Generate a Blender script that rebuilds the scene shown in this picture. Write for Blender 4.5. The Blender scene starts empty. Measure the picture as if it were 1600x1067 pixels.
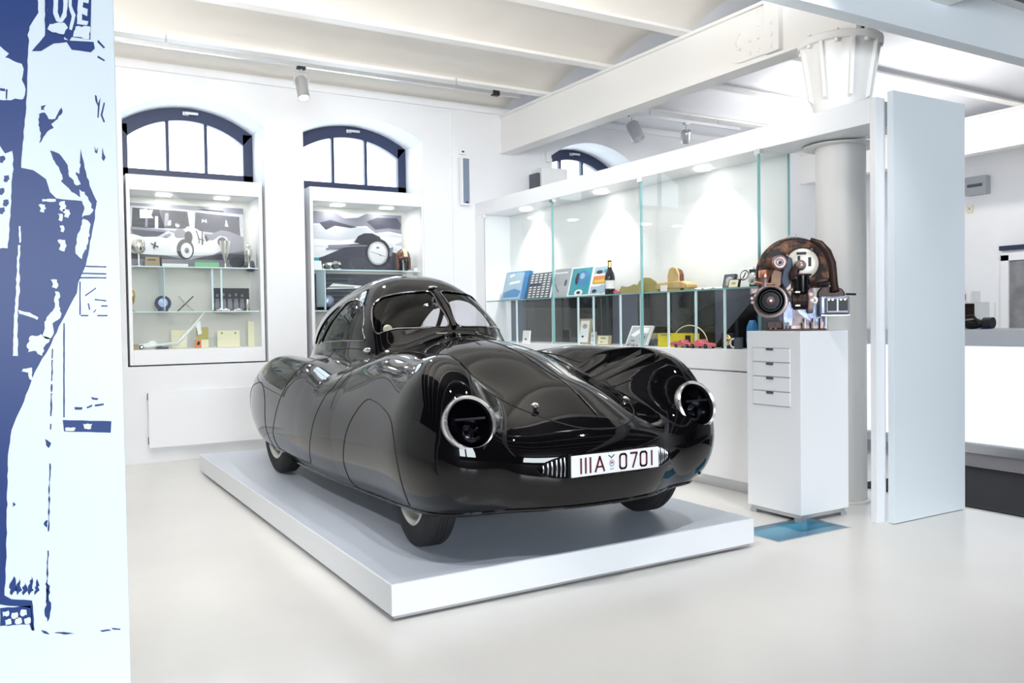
import bpy, bmesh, math, random
import numpy as np
from mathutils import Vector, Matrix
from mathutils.geometry import delaunay_2d_cdt
random.seed(4); np.random.seed(4)
sc = bpy.context.scene
COL = sc.collection
pi = math.pi

# ---------------------------------------------------------------- camera
RX = Vector((0.86067161, -0.50896078, -0.01425838))
UP = Vector((0.02511939, 0.01447491, 0.99957966))
FW = Vector((0.50854045, 0.860668, -0.02524293))
FPX, CAMZ = 1319.417, 1.21
cam = bpy.data.cameras.new('camera'); camo = bpy.data.objects.new('camera', cam); COL.objects.link(camo)
m = Matrix.Identity(4)
for i in range(3):
    m[i][0], m[i][1], m[i][2] = RX[i], UP[i], -FW[i]
m[2][3] = CAMZ
camo.matrix_world = m
cam.sensor_width = 36; cam.lens = 36 * FPX / 1600; cam.clip_start = .05; cam.clip_end = 200
sc.camera = camo

# ---------------------------------------------------------------- world, lights, exposure
W = bpy.data.worlds.new('daylight'); sc.world = W; W.use_nodes = True
W.node_tree.nodes['Background'].inputs[0].default_value = (.80, .90, 1, 1)
W.node_tree.nodes['Background'].inputs[1].default_value = 4.0
vs = sc.view_settings
vs.view_transform = 'Standard'; vs.look = 'None'; vs.gamma = 1; vs.use_curve_mapping = False; vs.exposure = 0.55
try:
    cy = sc.cycles
    cy.use_denoising = True; cy.max_bounces = 10; cy.diffuse_bounces = 5; cy.glossy_bounces = 4
    cy.transmission_bounces = 6; cy.transparent_max_bounces = 16; cy.caustics_reflective = False; cy.caustics_refractive = False
    cy.sample_clamp_indirect = 4
except Exception:
    pass
def light(name, typ, loc, power, color=(1, 1, 1), rot=(0, 0, 0), size=1, sy=None, target=None, spot=None):
    l = bpy.data.lights.new(name, typ); l.energy = power; l.color = color
    if typ == 'AREA':
        l.size = size
        if sy: l.shape = 'RECTANGLE'; l.size_y = sy
    else:
        l.shadow_soft_size = size
    if spot: l.spot_size = math.radians(spot); l.spot_blend = .6
    o = bpy.data.objects.new(name, l); COL.objects.link(o); o.location = loc
    if target is not None:
        o.rotation_euler = (Vector(target) - Vector(loc)).to_track_quat('-Z', 'Y').to_euler()
    else: o.rotation_euler = rot
    return o
LW = (1, .975, .945); LB = (.88, .94, 1)
# daylight entering the tall windows of the wall behind the camera
for i, x in enumerate((-2.6, .6)):
    light('window_daylight', 'AREA', (x, -5.95, 1.9), 225, LB, (pi/2, 0, 0), 2.6, 2.2)
# unseen fill lights added to brighten the vaults, no fixtures
for x, y, z, e, ty in ((.8, 3.6, 2.75, 40, 4.9), (2.4, 3.2, 2.75, 34, 4.9), (-.3, 5.9, 2.6, 18, 6.2), (7.4, 5.6, 2.6, 32, 5.6), (6.4, 1.2, 2.4, 10, 3.0)):
    light('vault_fill_light', 'AREA', (x, y, z), e, LW, size=1.2, sy=1.2, target=(x + .5, ty, 3.8))
# added spots without fixtures, brightening floor, platform and walls
for loc, tg, e in (((1.0, 2.6, 3.3), (2.0, 4.2, .0), 66), ((-.6, 4.4, 3.3), (1.0, 5.8, .0), 85), ((3.4, 2.4, 3.3), (3.4, 3.8, .0), 60), ((1.4, 2.0, 3.3), (1.8, 2.6, 0), 66),
                   ((.6, 5.4, 3.38), (.9, 8.0, 1.2), 24), ((3.0, 5.2, 3.38), (3.1, 8.0, 1.2), 26), ((6.0, 2.6, 2.8), (5.6, 3.2, .0), 26), ((2.8, 4.4, 3.38), (4.3, 5.9, .9), 28), ((2.6, 3.0, 3.3), (4.2, 3.4, .8), 18), ((8.3, 5.6, 3.3), (11, 6.3, 1.3), 70), ((7.0, 6.0, 3.3), (6.4, 8.0, 1.6), 30)):
    light('fill_spot_light', 'SPOT', loc, e, LW, size=.05, target=tg, spot=85)

# ---------------------------------------------------------------- materials
def mat(name, col, rough=.5, metal=0., spec=.5, coat=0., emit=None, es=0., noise=None, bump=0., bscale=80., ior=None):
    m = bpy.data.materials.new(name); m.use_nodes = True
    nt = m.node_tree; b = nt.nodes['Principled BSDF']
    b.inputs['Base Color'].default_value = (*col, 1); b.inputs['Roughness'].default_value = rough
    b.inputs['Metallic'].default_value = metal; b.inputs['Specular IOR Level'].default_value = spec
    b.inputs['Coat Weight'].default_value = coat
    if ior: b.inputs['IOR'].default_value = ior
    if emit: b.inputs['Emission Color'].default_value = (*emit, 1); b.inputs['Emission Strength'].default_value = es
    tc = None
    if noise or bump:
        tc = nt.nodes.new('ShaderNodeTexCoord')
    if noise:
        c2, sc_, lo, hi = noise
        n = nt.nodes.new('ShaderNodeTexNoise'); n.inputs['Scale'].default_value = sc_; n.inputs['Detail'].default_value = 6
        r = nt.nodes.new('ShaderNodeMapRange'); r.inputs[1].default_value = lo; r.inputs[2].default_value = hi
        x = nt.nodes.new('ShaderNodeMix'); x.data_type = 'RGBA'
        x.inputs[6].default_value = (*col, 1); x.inputs[7].default_value = (*c2, 1)
        nt.links.new(tc.outputs['Object'], n.inputs['Vector']); nt.links.new(n.outputs[0], r.inputs[0])
        nt.links.new(r.outputs[0], x.inputs[0]); nt.links.new(x.outputs[2], b.inputs['Base Color'])
    if bump:
        n = nt.nodes.new('ShaderNodeTexNoise'); n.inputs['Scale'].default_value = bscale; n.inputs['Detail'].default_value = 4
        bp = nt.nodes.new('ShaderNodeBump'); bp.inputs['Strength'].default_value = bump; bp.inputs['Distance'].default_value = .004
        nt.links.new(tc.outputs['Object'], n.inputs['Vector']); nt.links.new(n.outputs[0], bp.inputs['Height'])
        nt.links.new(bp.outputs[0], b.inputs['Normal'])
    return m
def glassmat(name, tint, ior=1.45, rough=0.0):
    m = bpy.data.materials.new(name); m.use_nodes = True; nt = m.node_tree; nt.nodes.clear()
    o = nt.nodes.new('ShaderNodeOutputMaterial'); mx = nt.nodes.new('ShaderNodeMixShader')
    t = nt.nodes.new('ShaderNodeBsdfTransparent'); g = nt.nodes.new('ShaderNodeBsdfGlossy'); f = nt.nodes.new('ShaderNodeFresnel')
    t.inputs[0].default_value = (*tint, 1); g.inputs['Roughness'].default_value = rough; f.inputs[0].default_value = ior
    geo = nt.nodes.new('ShaderNodeNewGeometry'); inv = nt.nodes.new('ShaderNodeMath'); inv.operation = 'SUBTRACT'; inv.inputs[0].default_value = 1
    mu = nt.nodes.new('ShaderNodeMath'); mu.operation = 'MULTIPLY'
    nt.links.new(geo.outputs['Backfacing'], inv.inputs[1]); nt.links.new(inv.outputs[0], mu.inputs[0]); nt.links.new(f.outputs[0], mu.inputs[1])
    nt.links.new(mu.outputs[0], mx.inputs[0]); nt.links.new(t.outputs[0], mx.inputs[1]); nt.links.new(g.outputs[0], mx.inputs[2])
    nt.links.new(mx.outputs[0], o.inputs[0]); return m
M = {}
M['wall'] = mat('white_plaster', (.86, .87, .89), .7, noise=((.83, .84, .86), 3, .3, .7), bump=.08, bscale=30)
M['ceil'] = mat('cream_vault_plaster', (.84, .81, .76), .75, noise=((.80, .77, .72), 2.5, .3, .7), bump=.15, bscale=18)
M['ceil2'] = mat('white_vault_plaster', (.84, .86, .90), .75, noise=((.80, .82, .87), 2.5, .3, .7), bump=.15, bscale=18)
M['steel'] = mat('white_painted_steel', (.86, .85, .83), .4, bump=.05, bscale=40)
M['floor'] = mat('white_epoxy_floor', (.84, .83, .80), .22, spec=.35, noise=((.80, .79, .77), 1.2, .35, .65))
M['lacquer'] = mat('white_lacquer', (.87, .88, .90), .28, spec=.4)
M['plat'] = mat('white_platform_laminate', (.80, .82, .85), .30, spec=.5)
M['deck'] = mat('blue_grey_deck_top', (.64, .70, .80), .30, spec=.5)  # platform top coloured darker and bluer than its sides
M['alu'] = mat('brushed_aluminium', (.62, .63, .65), .35, metal=.9)
M['chrome'] = mat('polished_chrome', (.88, .88, .88), .06, metal=1)
M['silver'] = mat('silver', (.82, .80, .74), .18, metal=1)
M['gold'] = mat('gilt_metal', (.80, .58, .22), .25, metal=.9)
M['navy'] = mat('anthracite_blue_frame', (.018, .028, .075), .4)
M['black'] = mat('matt_black', (.006, .006, .007), .6)
M['gloss'] = mat('gloss_black', (.004, .004, .005), .1)
M['paint'] = mat('black_car_paint', (.0025, .0022, .0028), .035, spec=.42)
nt = M['paint'].node_tree; geo = nt.nodes.new('ShaderNodeNewGeometry'); mx = nt.nodes.new('ShaderNodeMixShader'); df = nt.nodes.new('ShaderNodeBsdfDiffuse')
df.inputs[0].default_value = (.006, .006, .006, 1); out = nt.nodes['Material Output']
nt.links.new(geo.outputs['Backfacing'], mx.inputs[0]); nt.links.new(nt.nodes['Principled BSDF'].outputs[0], mx.inputs[1]); nt.links.new(df.outputs[0], mx.inputs[2]); nt.links.new(mx.outputs[0], out.inputs[0])
M['seam'] = mat('dark_rubber_seal', (.002, .002, .002), .7)
M['tyre'] = mat('tyre_rubber', (.010, .010, .011), .75, bump=.1, bscale=120)
M['inner'] = mat('dark_cloth', (.012, .011, .011), .85)
M['cream'] = mat('cream_card', (.80, .76, .55), .6)
M['yellow'] = mat('yellow_card', (.72, .62, .03), .45)
M['white'] = mat('white_card', (.85, .86, .86), .5)
M['grey'] = mat('grey_card', (.42, .44, .47), .5)
M['dgrey'] = mat('dark_grey_card', (.09, .10, .12), .45)
M['slate'] = mat('smoked_slate_panel', (.10, .11, .15), .10, spec=.5)
M['smoke'] = mat('black_smoked_glass', (.018, .017, .018), .05, spec=.7)
M['blue'] = mat('blue_card', (.03, .20, .48), .35)
M['lblue'] = mat('pale_blue_print', (.35, .50, .62), .4)
M['teal'] = mat('teal_print', (.02, .30, .38), .35)
M['green'] = mat('green_print', (.22, .52, .30), .4)
M['red'] = mat('faded_red', (.55, .10, .12), .35)
M['pink'] = mat('pinkish_red_enamel', (.68, .16, .20), .2)
M['olive'] = mat('olive_brass_sheet', (.42, .36, .12), .35, metal=.3)
M['wood'] = mat('varnished_limewood', (.66, .46, .20), .35, noise=((.5, .33, .13), 14, .35, .65))
M['brown'] = mat('brown_leather', (.12, .035, .02), .4)
M['tan'] = mat('tan_card', (.42, .34, .22), .6)
M['orange'] = mat('orange_print', (.75, .24, .08), .5)
M['ink'] = mat('black_ink', (.015, .015, .02), .5)
M['maroon'] = mat('maroon_ink', (.10, .01, .02), .5)
M['plate'] = mat('white_number_plate', (.86, .87, .88), .3)
M['concrete'] = mat('grey_concrete', (.30, .30, .32), .8, noise=((.18, .18, .19), 6, .3, .7), bump=.3, bscale=20)
M['mat'] = mat('charcoal_mat', (.008, .009, .014), .9, bump=.5, bscale=300)
M['mural'] = mat('pale_mural_board', (.78, .86, .90), .35, spec=.4)
M['vinyl'] = mat('deep_blue_vinyl', (.016, .048, .20), .35, spec=.25)
M['vinyl2'] = mat('pale_mural_vinyl', (.78, .86, .90), .35, spec=.4)
M['panelmat'] = mat('pale_blue_panel', (.80, .87, .92), .35)
M['lamp'] = mat('lamp_diffuser', (1, 1, 1), .5, emit=(1, .97, .9), es=6)
M['glow'] = mat('backlit_acrylic', (.9, .92, .97), .4, emit=(.90, .94, 1), es=.45)
M['pit'] = mat('pale_blue_pit', (.20, .62, .80), .3)
M['glass'] = glassmat('clear_glass', (.98, .995, .99), 1.30)
M['glassdoor'] = glassmat('greenish_glass', (.98, .992, .988), 1.38)
M['edge'] = mat('green_glass_edge', (.20, .42, .42), .1)
M['edgelit'] = mat('pale_glass_edge', (.70, .86, .92), .1)
M['lens'] = glassmat('dark_headlamp_glass', (.30, .30, .34), 1.6)
M['carglass'] = glassmat('car_glass', (.82, .82, .84), 1.35)
M['rust'] = mat('rusty_black_sheet', (.018, .012, .010), .5, metal=.2, noise=((.26, .11, .055), 16, .47, .62), bump=.5, bscale=60)
M['castpink'] = mat('aged_alloy', (.50, .38, .36), .38, metal=.6, noise=((.28, .22, .22), 20, .4, .7), bump=.3, bscale=60)
M['castblue'] = mat('bluish_alloy', (.34, .38, .50), .35, metal=.6, noise=((.16, .20, .34), 14, .4, .7), bump=.3, bscale=50)
M['copper'] = mat('copper', (.62, .27, .18), .3, metal=.9)
M['fandisc'] = mat('cream_fan_cover', (.70, .68, .60), .4, metal=.2)
M['castiron'] = mat('brown_cast_iron', (.045, .022, .018), .4, metal=.4, bump=.4, bscale=60)
M['lilac'] = mat('lilac_plastic', (.22, .20, .62), .4)
M['ph0'] = mat('photo_black', (.02, .02, .03), .35)
M['ph1'] = mat('photo_dark', (.045, .045, .065), .35)
M['ph2'] = mat('photo_mid', (.17, .17, .21), .35)
M['ph3'] = mat('photo_light', (.40, .41, .46), .35)
M['ph4'] = mat('photo_white', (.62, .63, .67), .35)

# ---------------------------------------------------------------- helpers
def setp(o, label=None, cat=None, group=None, kind=None):
    if label: o['label'] = label
    if cat: o['category'] = cat
    if group: o['group'] = group
    if kind: o['kind'] = kind
    return o
def thing(name, loc, label, cat, group=None, rz=0.):
    o = bpy.data.objects.new(name, None); COL.objects.link(o); o.location = loc; o.rotation_euler = (0, 0, rz)
    o.empty_display_size = .05
    return setp(o, label, cat, group)
class MB:
    def __init__(s): s.v = []; s.f = []; s.m = []
    def add(s, vs, fs, mi=0):
        n = len(s.v); s.v += [tuple(v) for v in vs]; s.f += [tuple(i + n for i in f) for f in fs]; s.m += [mi] * len(fs); return s
    def box(s, x0, x1, y0, y1, z0, z1, mi=0, M4=None):
        v = [Vector((x, y, z)) for z in (z0, z1) for y in (y0, y1) for x in (x0, x1)]
        if M4 is not None: v = [M4 @ p for p in v]
        return s.add(v, [(0, 2, 3, 1), (4, 5, 7, 6), (0, 1, 5, 4), (2, 6, 7, 3), (0, 4, 6, 2), (1, 3, 7, 5)], mi)
    def cyl(s, p0, p1, r0, r1=None, n=24, mi=0, cap=True):
        r1 = r0 if r1 is None else r1; p0 = Vector(p0); p1 = Vector(p1); d = (p1 - p0).normalized()
        a = d.orthogonal().normalized(); b = d.cross(a)
        v = [p + (a * math.cos(2*pi*i/n) + b * math.sin(2*pi*i/n)) * r for p, r in ((p0, r0), (p1, r1)) for i in range(n)]
        f = [(i, (i+1) % n, n + (i+1) % n, n + i) for i in range(n)]
        if cap: f += [tuple(range(n))[::-1], tuple(range(n, 2*n))]
        return s.add(v, f, mi)
    def lathe(s, prof, c=(0, 0, 0), ax=(0, 0, 1), n=28, mi=0, a0=0., a1=2*pi):
        ax = Vector(ax).normalized(); a = ax.orthogonal().normalized()
        if abs(ax.z) < .5: a = ax.cross(Vector((0, 0, 1))).normalized()
        b = ax.cross(a); c = Vector(c); full = abs(a1 - a0 - 2*pi) < 1e-6; k = n if full else n + 1
        v = [c + ax * h + (a * math.cos(a0 + (a1-a0)*i/n) + b * math.sin(a0 + (a1-a0)*i/n)) * r for r, h in prof for i in range(k)]
        f = []
        for j in range(len(prof) - 1):
            for i in range(n):
                i2 = (i+1) % k
                f.append((j*k+i, j*k+i2, (j+1)*k+i2, (j+1)*k+i))
        return s.add(v, f, mi)
    def tube(s, pts, r, n=8, mi=0, closed=False):
        pts = [Vector(p) for p in pts]; N = len(pts); rs = r if isinstance(r, (list, tuple)) else [r]*N
        v = []; prev = None
        for i, p in enumerate(pts):
            t = (pts[(i+1) % N] - pts[i-1]) if closed else (pts[min(i+1, N-1)] - pts[max(i-1, 0)])
            t.normalize()
            if prev is None: a = t.orthogonal().normalized()
            else:
                a = prev - t * prev.dot(t)
                a = a.normalized() if a.length > 1e-6 else t.orthogonal().normalized()
            prev = a; b = t.cross(a)
            v += [p + (a * math.cos(2*pi*k/n) + b * math.sin(2*pi*k/n)) * rs[i] for k in range(n)]
        f = []
        for i in range(N if closed else N-1):
            j = (i+1) % N
            for k in range(n): f.append((i*n+k, i*n+(k+1) % n, j*n+(k+1) % n, j*n+k))
        if not closed: f += [tuple(range(n))[::-1], tuple(range((N-1)*n, N*n))]
        return s.add(v, f, mi)
    def sphere(s, c, r, mi=0, n=16, sx=1, sy=1, sz=1):
        prof = []
        v = []; c = Vector(c)
        for j in range(n//2+1):
            t = pi*j/(n//2)
            for i in range(n): v.append(c + Vector((math.sin(t)*math.cos(2*pi*i/n)*sx, math.sin(t)*math.sin(2*pi*i/n)*sy, math.cos(t)*sz))*r)
        f = [(j*n+i, j*n+(i+1) % n, (j+1)*n+(i+1) % n, (j+1)*n+i) for j in range(n//2) for i in range(n)]
        return s.add(v, f, mi)
    def prism(s, poly, th, fr, mi=0):
        """poly in 2D of frame fr=(origin, ex, ey); thickness along ex x ey"""
        o, ex, ey = [Vector(q) for q in fr]; nn = ex.cross(ey).normalized()
        A = sum(poly[i][0]*poly[(i+1) % len(poly)][1] - poly[(i+1) % len(poly)][0]*poly[i][1] for i in range(len(poly)))
        if A < 0: poly = poly[::-1]
        N = len(poly)
        v = [o + ex*p[0] + ey*p[1] + nn*h for h in (0, th) for p in poly]
        f = [tuple(range(N))[::-1], tuple(range(N, 2*N))] + [(i, (i+1) % N, N+(i+1) % N, N+i) for i in range(N)]
        return s.add(v, f, mi)
    def build(s, name, mats, parent=None, smooth=False, bevel=0., loc=None, tri=False):
        me = bpy.data.meshes.new(name); me.from_pydata(s.v, [], s.f)
        if not isinstance(mats, (list, tuple)): mats = [mats]
        for q in mats: me.materials.append(M[q] if isinstance(q, str) else q)
        if len(mats) > 1: me.polygons.foreach_set('material_index', s.m)
        if tri:
            bm = bmesh.new(); bm.from_mesh(me); bmesh.ops.triangulate(bm, faces=bm.faces[:]); bm.to_mesh(me); bm.free()
        me.update()
        if smooth:
            me.polygons.foreach_set('use_smooth', [True]*len(me.polygons))
            try: me.set_sharp_from_angle(angle=math.radians(40))
            except Exception: pass
        o = bpy.data.objects.new(name, me); COL.objects.link(o)
        if parent is not None: o.parent = parent
        if loc is not None: o.location = loc
        if bevel:
            b = o.modifiers.new('soft_edges', 'BEVEL'); b.width = bevel; b.segments = 2; b.limit_method = 'ANGLE'
        return o
def boxo(name, x0, x1, y0, y1, z0, z1, mt, parent=None, bevel=0.):
    return MB().box(x0, x1, y0, y1, z0, z1).build(name, mt, parent, bevel=bevel)
def struct(o): o['kind'] = 'structure'; return o
def copy_tree(o, parent=None):
    c = o.copy(); COL.objects.link(c)
    if parent is not None: c.parent = parent
    for ch in list(o.children): copy_tree(ch, c)
    return c
def surv(px, py):
    """direction of the survey sight line through a point of the photograph"""
    return RX * ((px - 800) / FPX) - UP * ((py - 533.5) / FPX) + FW
def atY(px, py, Y): d = surv(px, py); return Vector((0, 0, CAMZ)) + d * (Y / d.y)
def atX(px, py, X): d = surv(px, py); return Vector((0, 0, CAMZ)) + d * (X / d.x)
def arc(cx, cz, half, rise, n=20, dz=0.):
    """points of a segmental arch from left to right; springing height cz"""
    R = (half*half + rise*rise) / (2*rise); a = math.asin(half / R)
    return [(cx + R*math.sin(-a + 2*a*i/n), cz + rise - R + R*math.cos(-a + 2*a*i/n) + dz) for i in range(n+1)]
# ================================================================ THE SETTING
YW = 8.02; XP = 4.29
M['dark_surround'] = mat('dark_unseen_surround', (.035, .035, .04), .8)  # unseen walls and vaults coloured dark so the car reflects darkness
def holey_wall():
    b = MB()
    Z1 = 3.66
    nic = [(.855, 2.07, 3.055, .198), (2.442, 3.696, 3.063, .186), (5.30, 6.45, 3.07, .185)]
    xs = [-4.0]
    for x0, x1, zs, rise in nic:
        b.box(xs[-1], x0, YW, 8.6, 0, Z1)
        b.box(x0, x1, YW, 8.6, 0, .848)
        b.box(x0, x1, 8.52, 8.6, .848, 2.56)
        a = arc((x0+x1)/2, zs, (x1-x0)/2, rise)
        b.prism([(x0, Z1)] + a + [(x1, Z1)], .58, ((0, 8.6, 0), (1, 0, 0), (0, 0, 1)))
        xs.append(x1)
    b.box(xs[-1], 11.2, YW, 8.6, 0, Z1)
    return b, nic
wb, NIC = holey_wall()
struct(wb.build('wall_back', 'wall', tri=True))
struct(boxo('wall_right', 11.0, 11.2, -6, 8.6, 0, 3.66, 'wall'))
struct(boxo('wall_left', -4.2, -4.0, -6.2, 8.6, 0, 3.66, 'dark_surround'))
struct(boxo('trim_23', -2.05, -2.0, 3.6, 8.0, 0, 1.75, 'wall'))  # unseen low white screen added for the car's side to reflect
wf = MB()
wxs = [-2.6, .6]
x = -4.2
for c in wxs:
    wf.box(x, c-1.3, -6.2, -6.0, 0, 3.66); wf.box(c-1.3, c+1.3, -6.2, -6.0, 0, .8); wf.box(c-1.3, c+1.3, -6.2, -6.0, 3.0, 3.66); x = c+1.3
wf.box(x, 11.2, -6.2, -6.0, 0, 3.66)
struct(wf.build('wall_front', 'dark_surround'))
fl = MB()
# floor with the rectangular pit
PX0, PX1, PY0, PY1 = 3.50, 4.09, 3.15, 3.46
fl.box(-4.2, PX0, 1.4, 8.6, -.12, 0).box(PX1, 11.2, 1.4, 8.6, -.12, 0).box(PX0, PX1, 1.4, PY0, -.12, 0).box(PX0, PX1, PY1, 8.6, -.12, 0)
struct(fl.build('floor', 'floor'))
struct(boxo('floor', -4.2, 11.2, -6.2, 1.4, -.12, 0, mat('dark_unseen_floor', (.035, .035, .04), .9)))  # unseen floor behind the camera, coloured dark to darken the car's reflections
# floor window: frame, glowing pit, glass
fw = thing('floor_window', (3.795, 3.305, 0), 'small glazed pit set flush in the white floor beside the drawer pedestal', 'floor window')
MB().box(-.295, .295, -.155, .155, -.62, -.60).build('pit_floor', 'pit', fw)
MB().box(-.295, -.289, -.155, .155, -.6, -.02).box(.289, .295, -.155, .155, -.6, -.02).box(-.29, .29, -.155, -.149, -.6, -.02).box(-.29, .29, .149, .155, -.6, -.02).build('pit_wall', 'pit', fw)
MB().box(-.29, .29, -.15, .15, -.012, -.001).build('glass_pane', 'glass', fw)
MB().box(-.295, -.285, -.155, .155, -.02, .001).box(.285, .295, -.155, .155, -.02, .001).box(-.285, .285, -.155, -.145, -.02, .001).box(-.285, .285, .145, .155, -.02, .001).build('edge_frame', 'alu', fw)
MB().box(.18, .28, -.13, -.03, -.58, -.56).build('pit_lamp', 'lamp', fw)

# ceiling vaults
JY = [8.12, 7.11, 6.09, 5.07, 4.05, 3.03, 2.01, .99, -.03, -1.05, -2.07, -3.09, -4.11, -5.13, -6.15]
def vaults(x0, x1, i0=0, i1=14):
    b = MB(); pts = []
    for i in range(i0, i1):
        for k in range(13):
            t = k/12; pts.append((JY[i] + (JY[i+1]-JY[i])*t, 3.475 + .13*(1-(2*t-1)**2)))
    n = len(pts)
    v = [(x0, y, z) for y, z in pts] + [(x1, y, z) for y, z in pts] + [(x0, y, z+.1) for y, z in pts] + [(x1, y, z+.1) for y, z in pts]
    f = [(i, n+i, n+i+1, i+1) for i in range(n-1)] + [(2*n+i, 2*n+i+1, 3*n+i+1, 3*n+i) for i in range(n-1)]
    return b.add(v, f)
struct(vaults(0, 4.69, 0, 4).build('ceiling', 'ceil', smooth=True))
struct(vaults(4.69, 11.2, 0, 6).build('ceiling', 'ceil2', smooth=True))
struct(vaults(-4.2, 4.69, 4, 6).build('ceiling', 'dark_surround', smooth=True))  # out-of-view vaults from here on are darkened for the black car's reflections
struct(vaults(-4.2, 0, 0, 4).build('ceiling', 'dark_surround', smooth=True))
struct(vaults(-4.2, 11.2, 6, 14).build('ceiling', 'dark_surround', smooth=True))
for i, y in enumerate(JY[1:-1]):
    j = MB().box(-4.1, 11.1, y-.055, y+.055, 3.44, 3.455).box(-4.1, 11.1, y-.012, y+.012, 3.455, 3.50)
    struct(j.build('trim_%d' % (i+1), 'steel'))
struct(boxo('trim_20', -4, 11, 7.985, 8.02, 3.44, 3.50, 'wall'))
struct(boxo('trim_21', 4.03, 4.29, 8.008, 8.02, 0, 3.44, 'wall'))
def girder(x, nm):
    b = MB().box(x-.085, x+.085, -6, YW, 3.02, 3.045).box(x-.085, x+.085, -6, YW, 3.415, 3.44).box(x-.06, x+.06, -6, YW, 3.045, 3.415)
    return struct(b.build(nm, 'steel', bevel=.004))
g1 = girder(4.695, 'ceiling_girder'); girder(9.46, 'ceiling_girder')
# cover plate with rivets where the girder is joined
rp = []
for t in range(15):
    a = pi/2 + pi*t/14
    rp.append((4.50 - .13*math.cos(a)*1.0 if False else 4.48 + .17*-math.cos(a), 3.232 + .17*math.sin(a)))
rp = [(y, z) for y, z in rp] + [(4.24, 3.062), (4.24, 3.402)]
MB().prism(rp, .026, ((4.636, 0, 0), (0, -1, 0), (0, 0, 1))).prism([(-p[0], p[1]) for p in rp], .026, ((4.636, 0, 0), (0, -1, 0), (0, 0, 1))) if False else None
pl = MB().prism(rp, -.026, ((4.636, 0, 0), (0, 1, 0), (0, 0, 1)))
pl.build('cover_plate', 'steel', g1, bevel=.004)
MB().box(4.588, 4.636, 4.10, 4.235, 3.05, 3.41).build('splice_plate', 'steel', g1, bevel=.004)
k = 0
for y in (4.30, 4.38):
    for z in (3.10, 3.19, 3.28, 3.37):
        MB().sphere((4.609, y, z), .015, n=10, sx=.7).build('rivet', 'steel', g1, smooth=True)
for z in (3.09, 3.17, 3.25, 3.33, 3.38):
    MB().sphere((4.588, 4.165, z), .015, n=10, sx=.7).build('rivet', 'steel', g1, smooth=True)
MB().tube([(4.606, 4.47 + .055*math.sin(pi*t/10), 3.21 + .055*math.cos(pi*t/10)) for t in range(11)], .012).build('boss_rib', 'steel', g1, smooth=True)
# transverse beam in front of the column and dark box added for unlit ceiling
struct(boxo('trim_22', 1.5, 10.9, 3.0, 3.1, 2.83, 3.13, 'panelmat'))
setp(boxo('unlit_ceiling_box', 4.9, 9.0, 2.45, 2.97, 3.16, 3.4, 'dgrey'), 'dark grey box standing in for unlit ceiling above the pale beam', 'shaded ceiling')

# iron column
cx, cyy = 4.665, 3.66
co = thing('iron_column', (cx, cyy, 0), 'round white iron column with ribbed bolted head carrying the riveted girder', 'column')
MB().lathe([(.155, 0), (.155, 2.5), (.17, 2.56), (.225, 2.92), (.225, 2.94)], n=40).build('shaft', 'steel', co, smooth=True)
MB().cyl((0, 0, 2.94), (0, 0, 2.985), .262, n=40).build('cap_plate', 'steel', co, smooth=True, bevel=.004)
MB().box(-.10, .10, -.20, .20, 2.985, 3.02).box(-.05, -.02, -.2, .2, 3.0, 3.42).build('saddle', 'steel', co)
MB().lathe([(.16, 2.30), (.235, 2.30), (.235, 2.306), (.16, 2.306)], n=40).build('collar_disc', 'steel', co, smooth=True)
MB().lathe([(.175, 0), (.175, .012), (.157, .02)], n=40).build('base_ring', 'steel', co, smooth=True)
for i in range(8):
    a = 2*pi*i/8 + .2
    R4 = Matrix.Rotation(a, 4, 'Z')
    pr = MB(); v = [(.165, 2.58), (.20, 2.60), (.255, 2.94), (.18, 2.94)]
    pr.add([R4 @ Vector((r, s*.011, z)) for s in (-1, 1) for r, z in v], [(0, 1, 2, 3), (7, 6, 5, 4), (0, 4, 5, 1), (1, 5, 6, 2), (2, 6, 7, 3), (3, 7, 4, 0)])
    pr.build('rib', 'steel', co)
    a2 = a + pi/8
    MB().cyl((.24*math.cos(a2), .24*math.sin(a2), 2.92), (.24*math.cos(a2), .24*math.sin(a2), 3.0), .016, n=6).build('bolt', 'steel', co)

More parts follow.
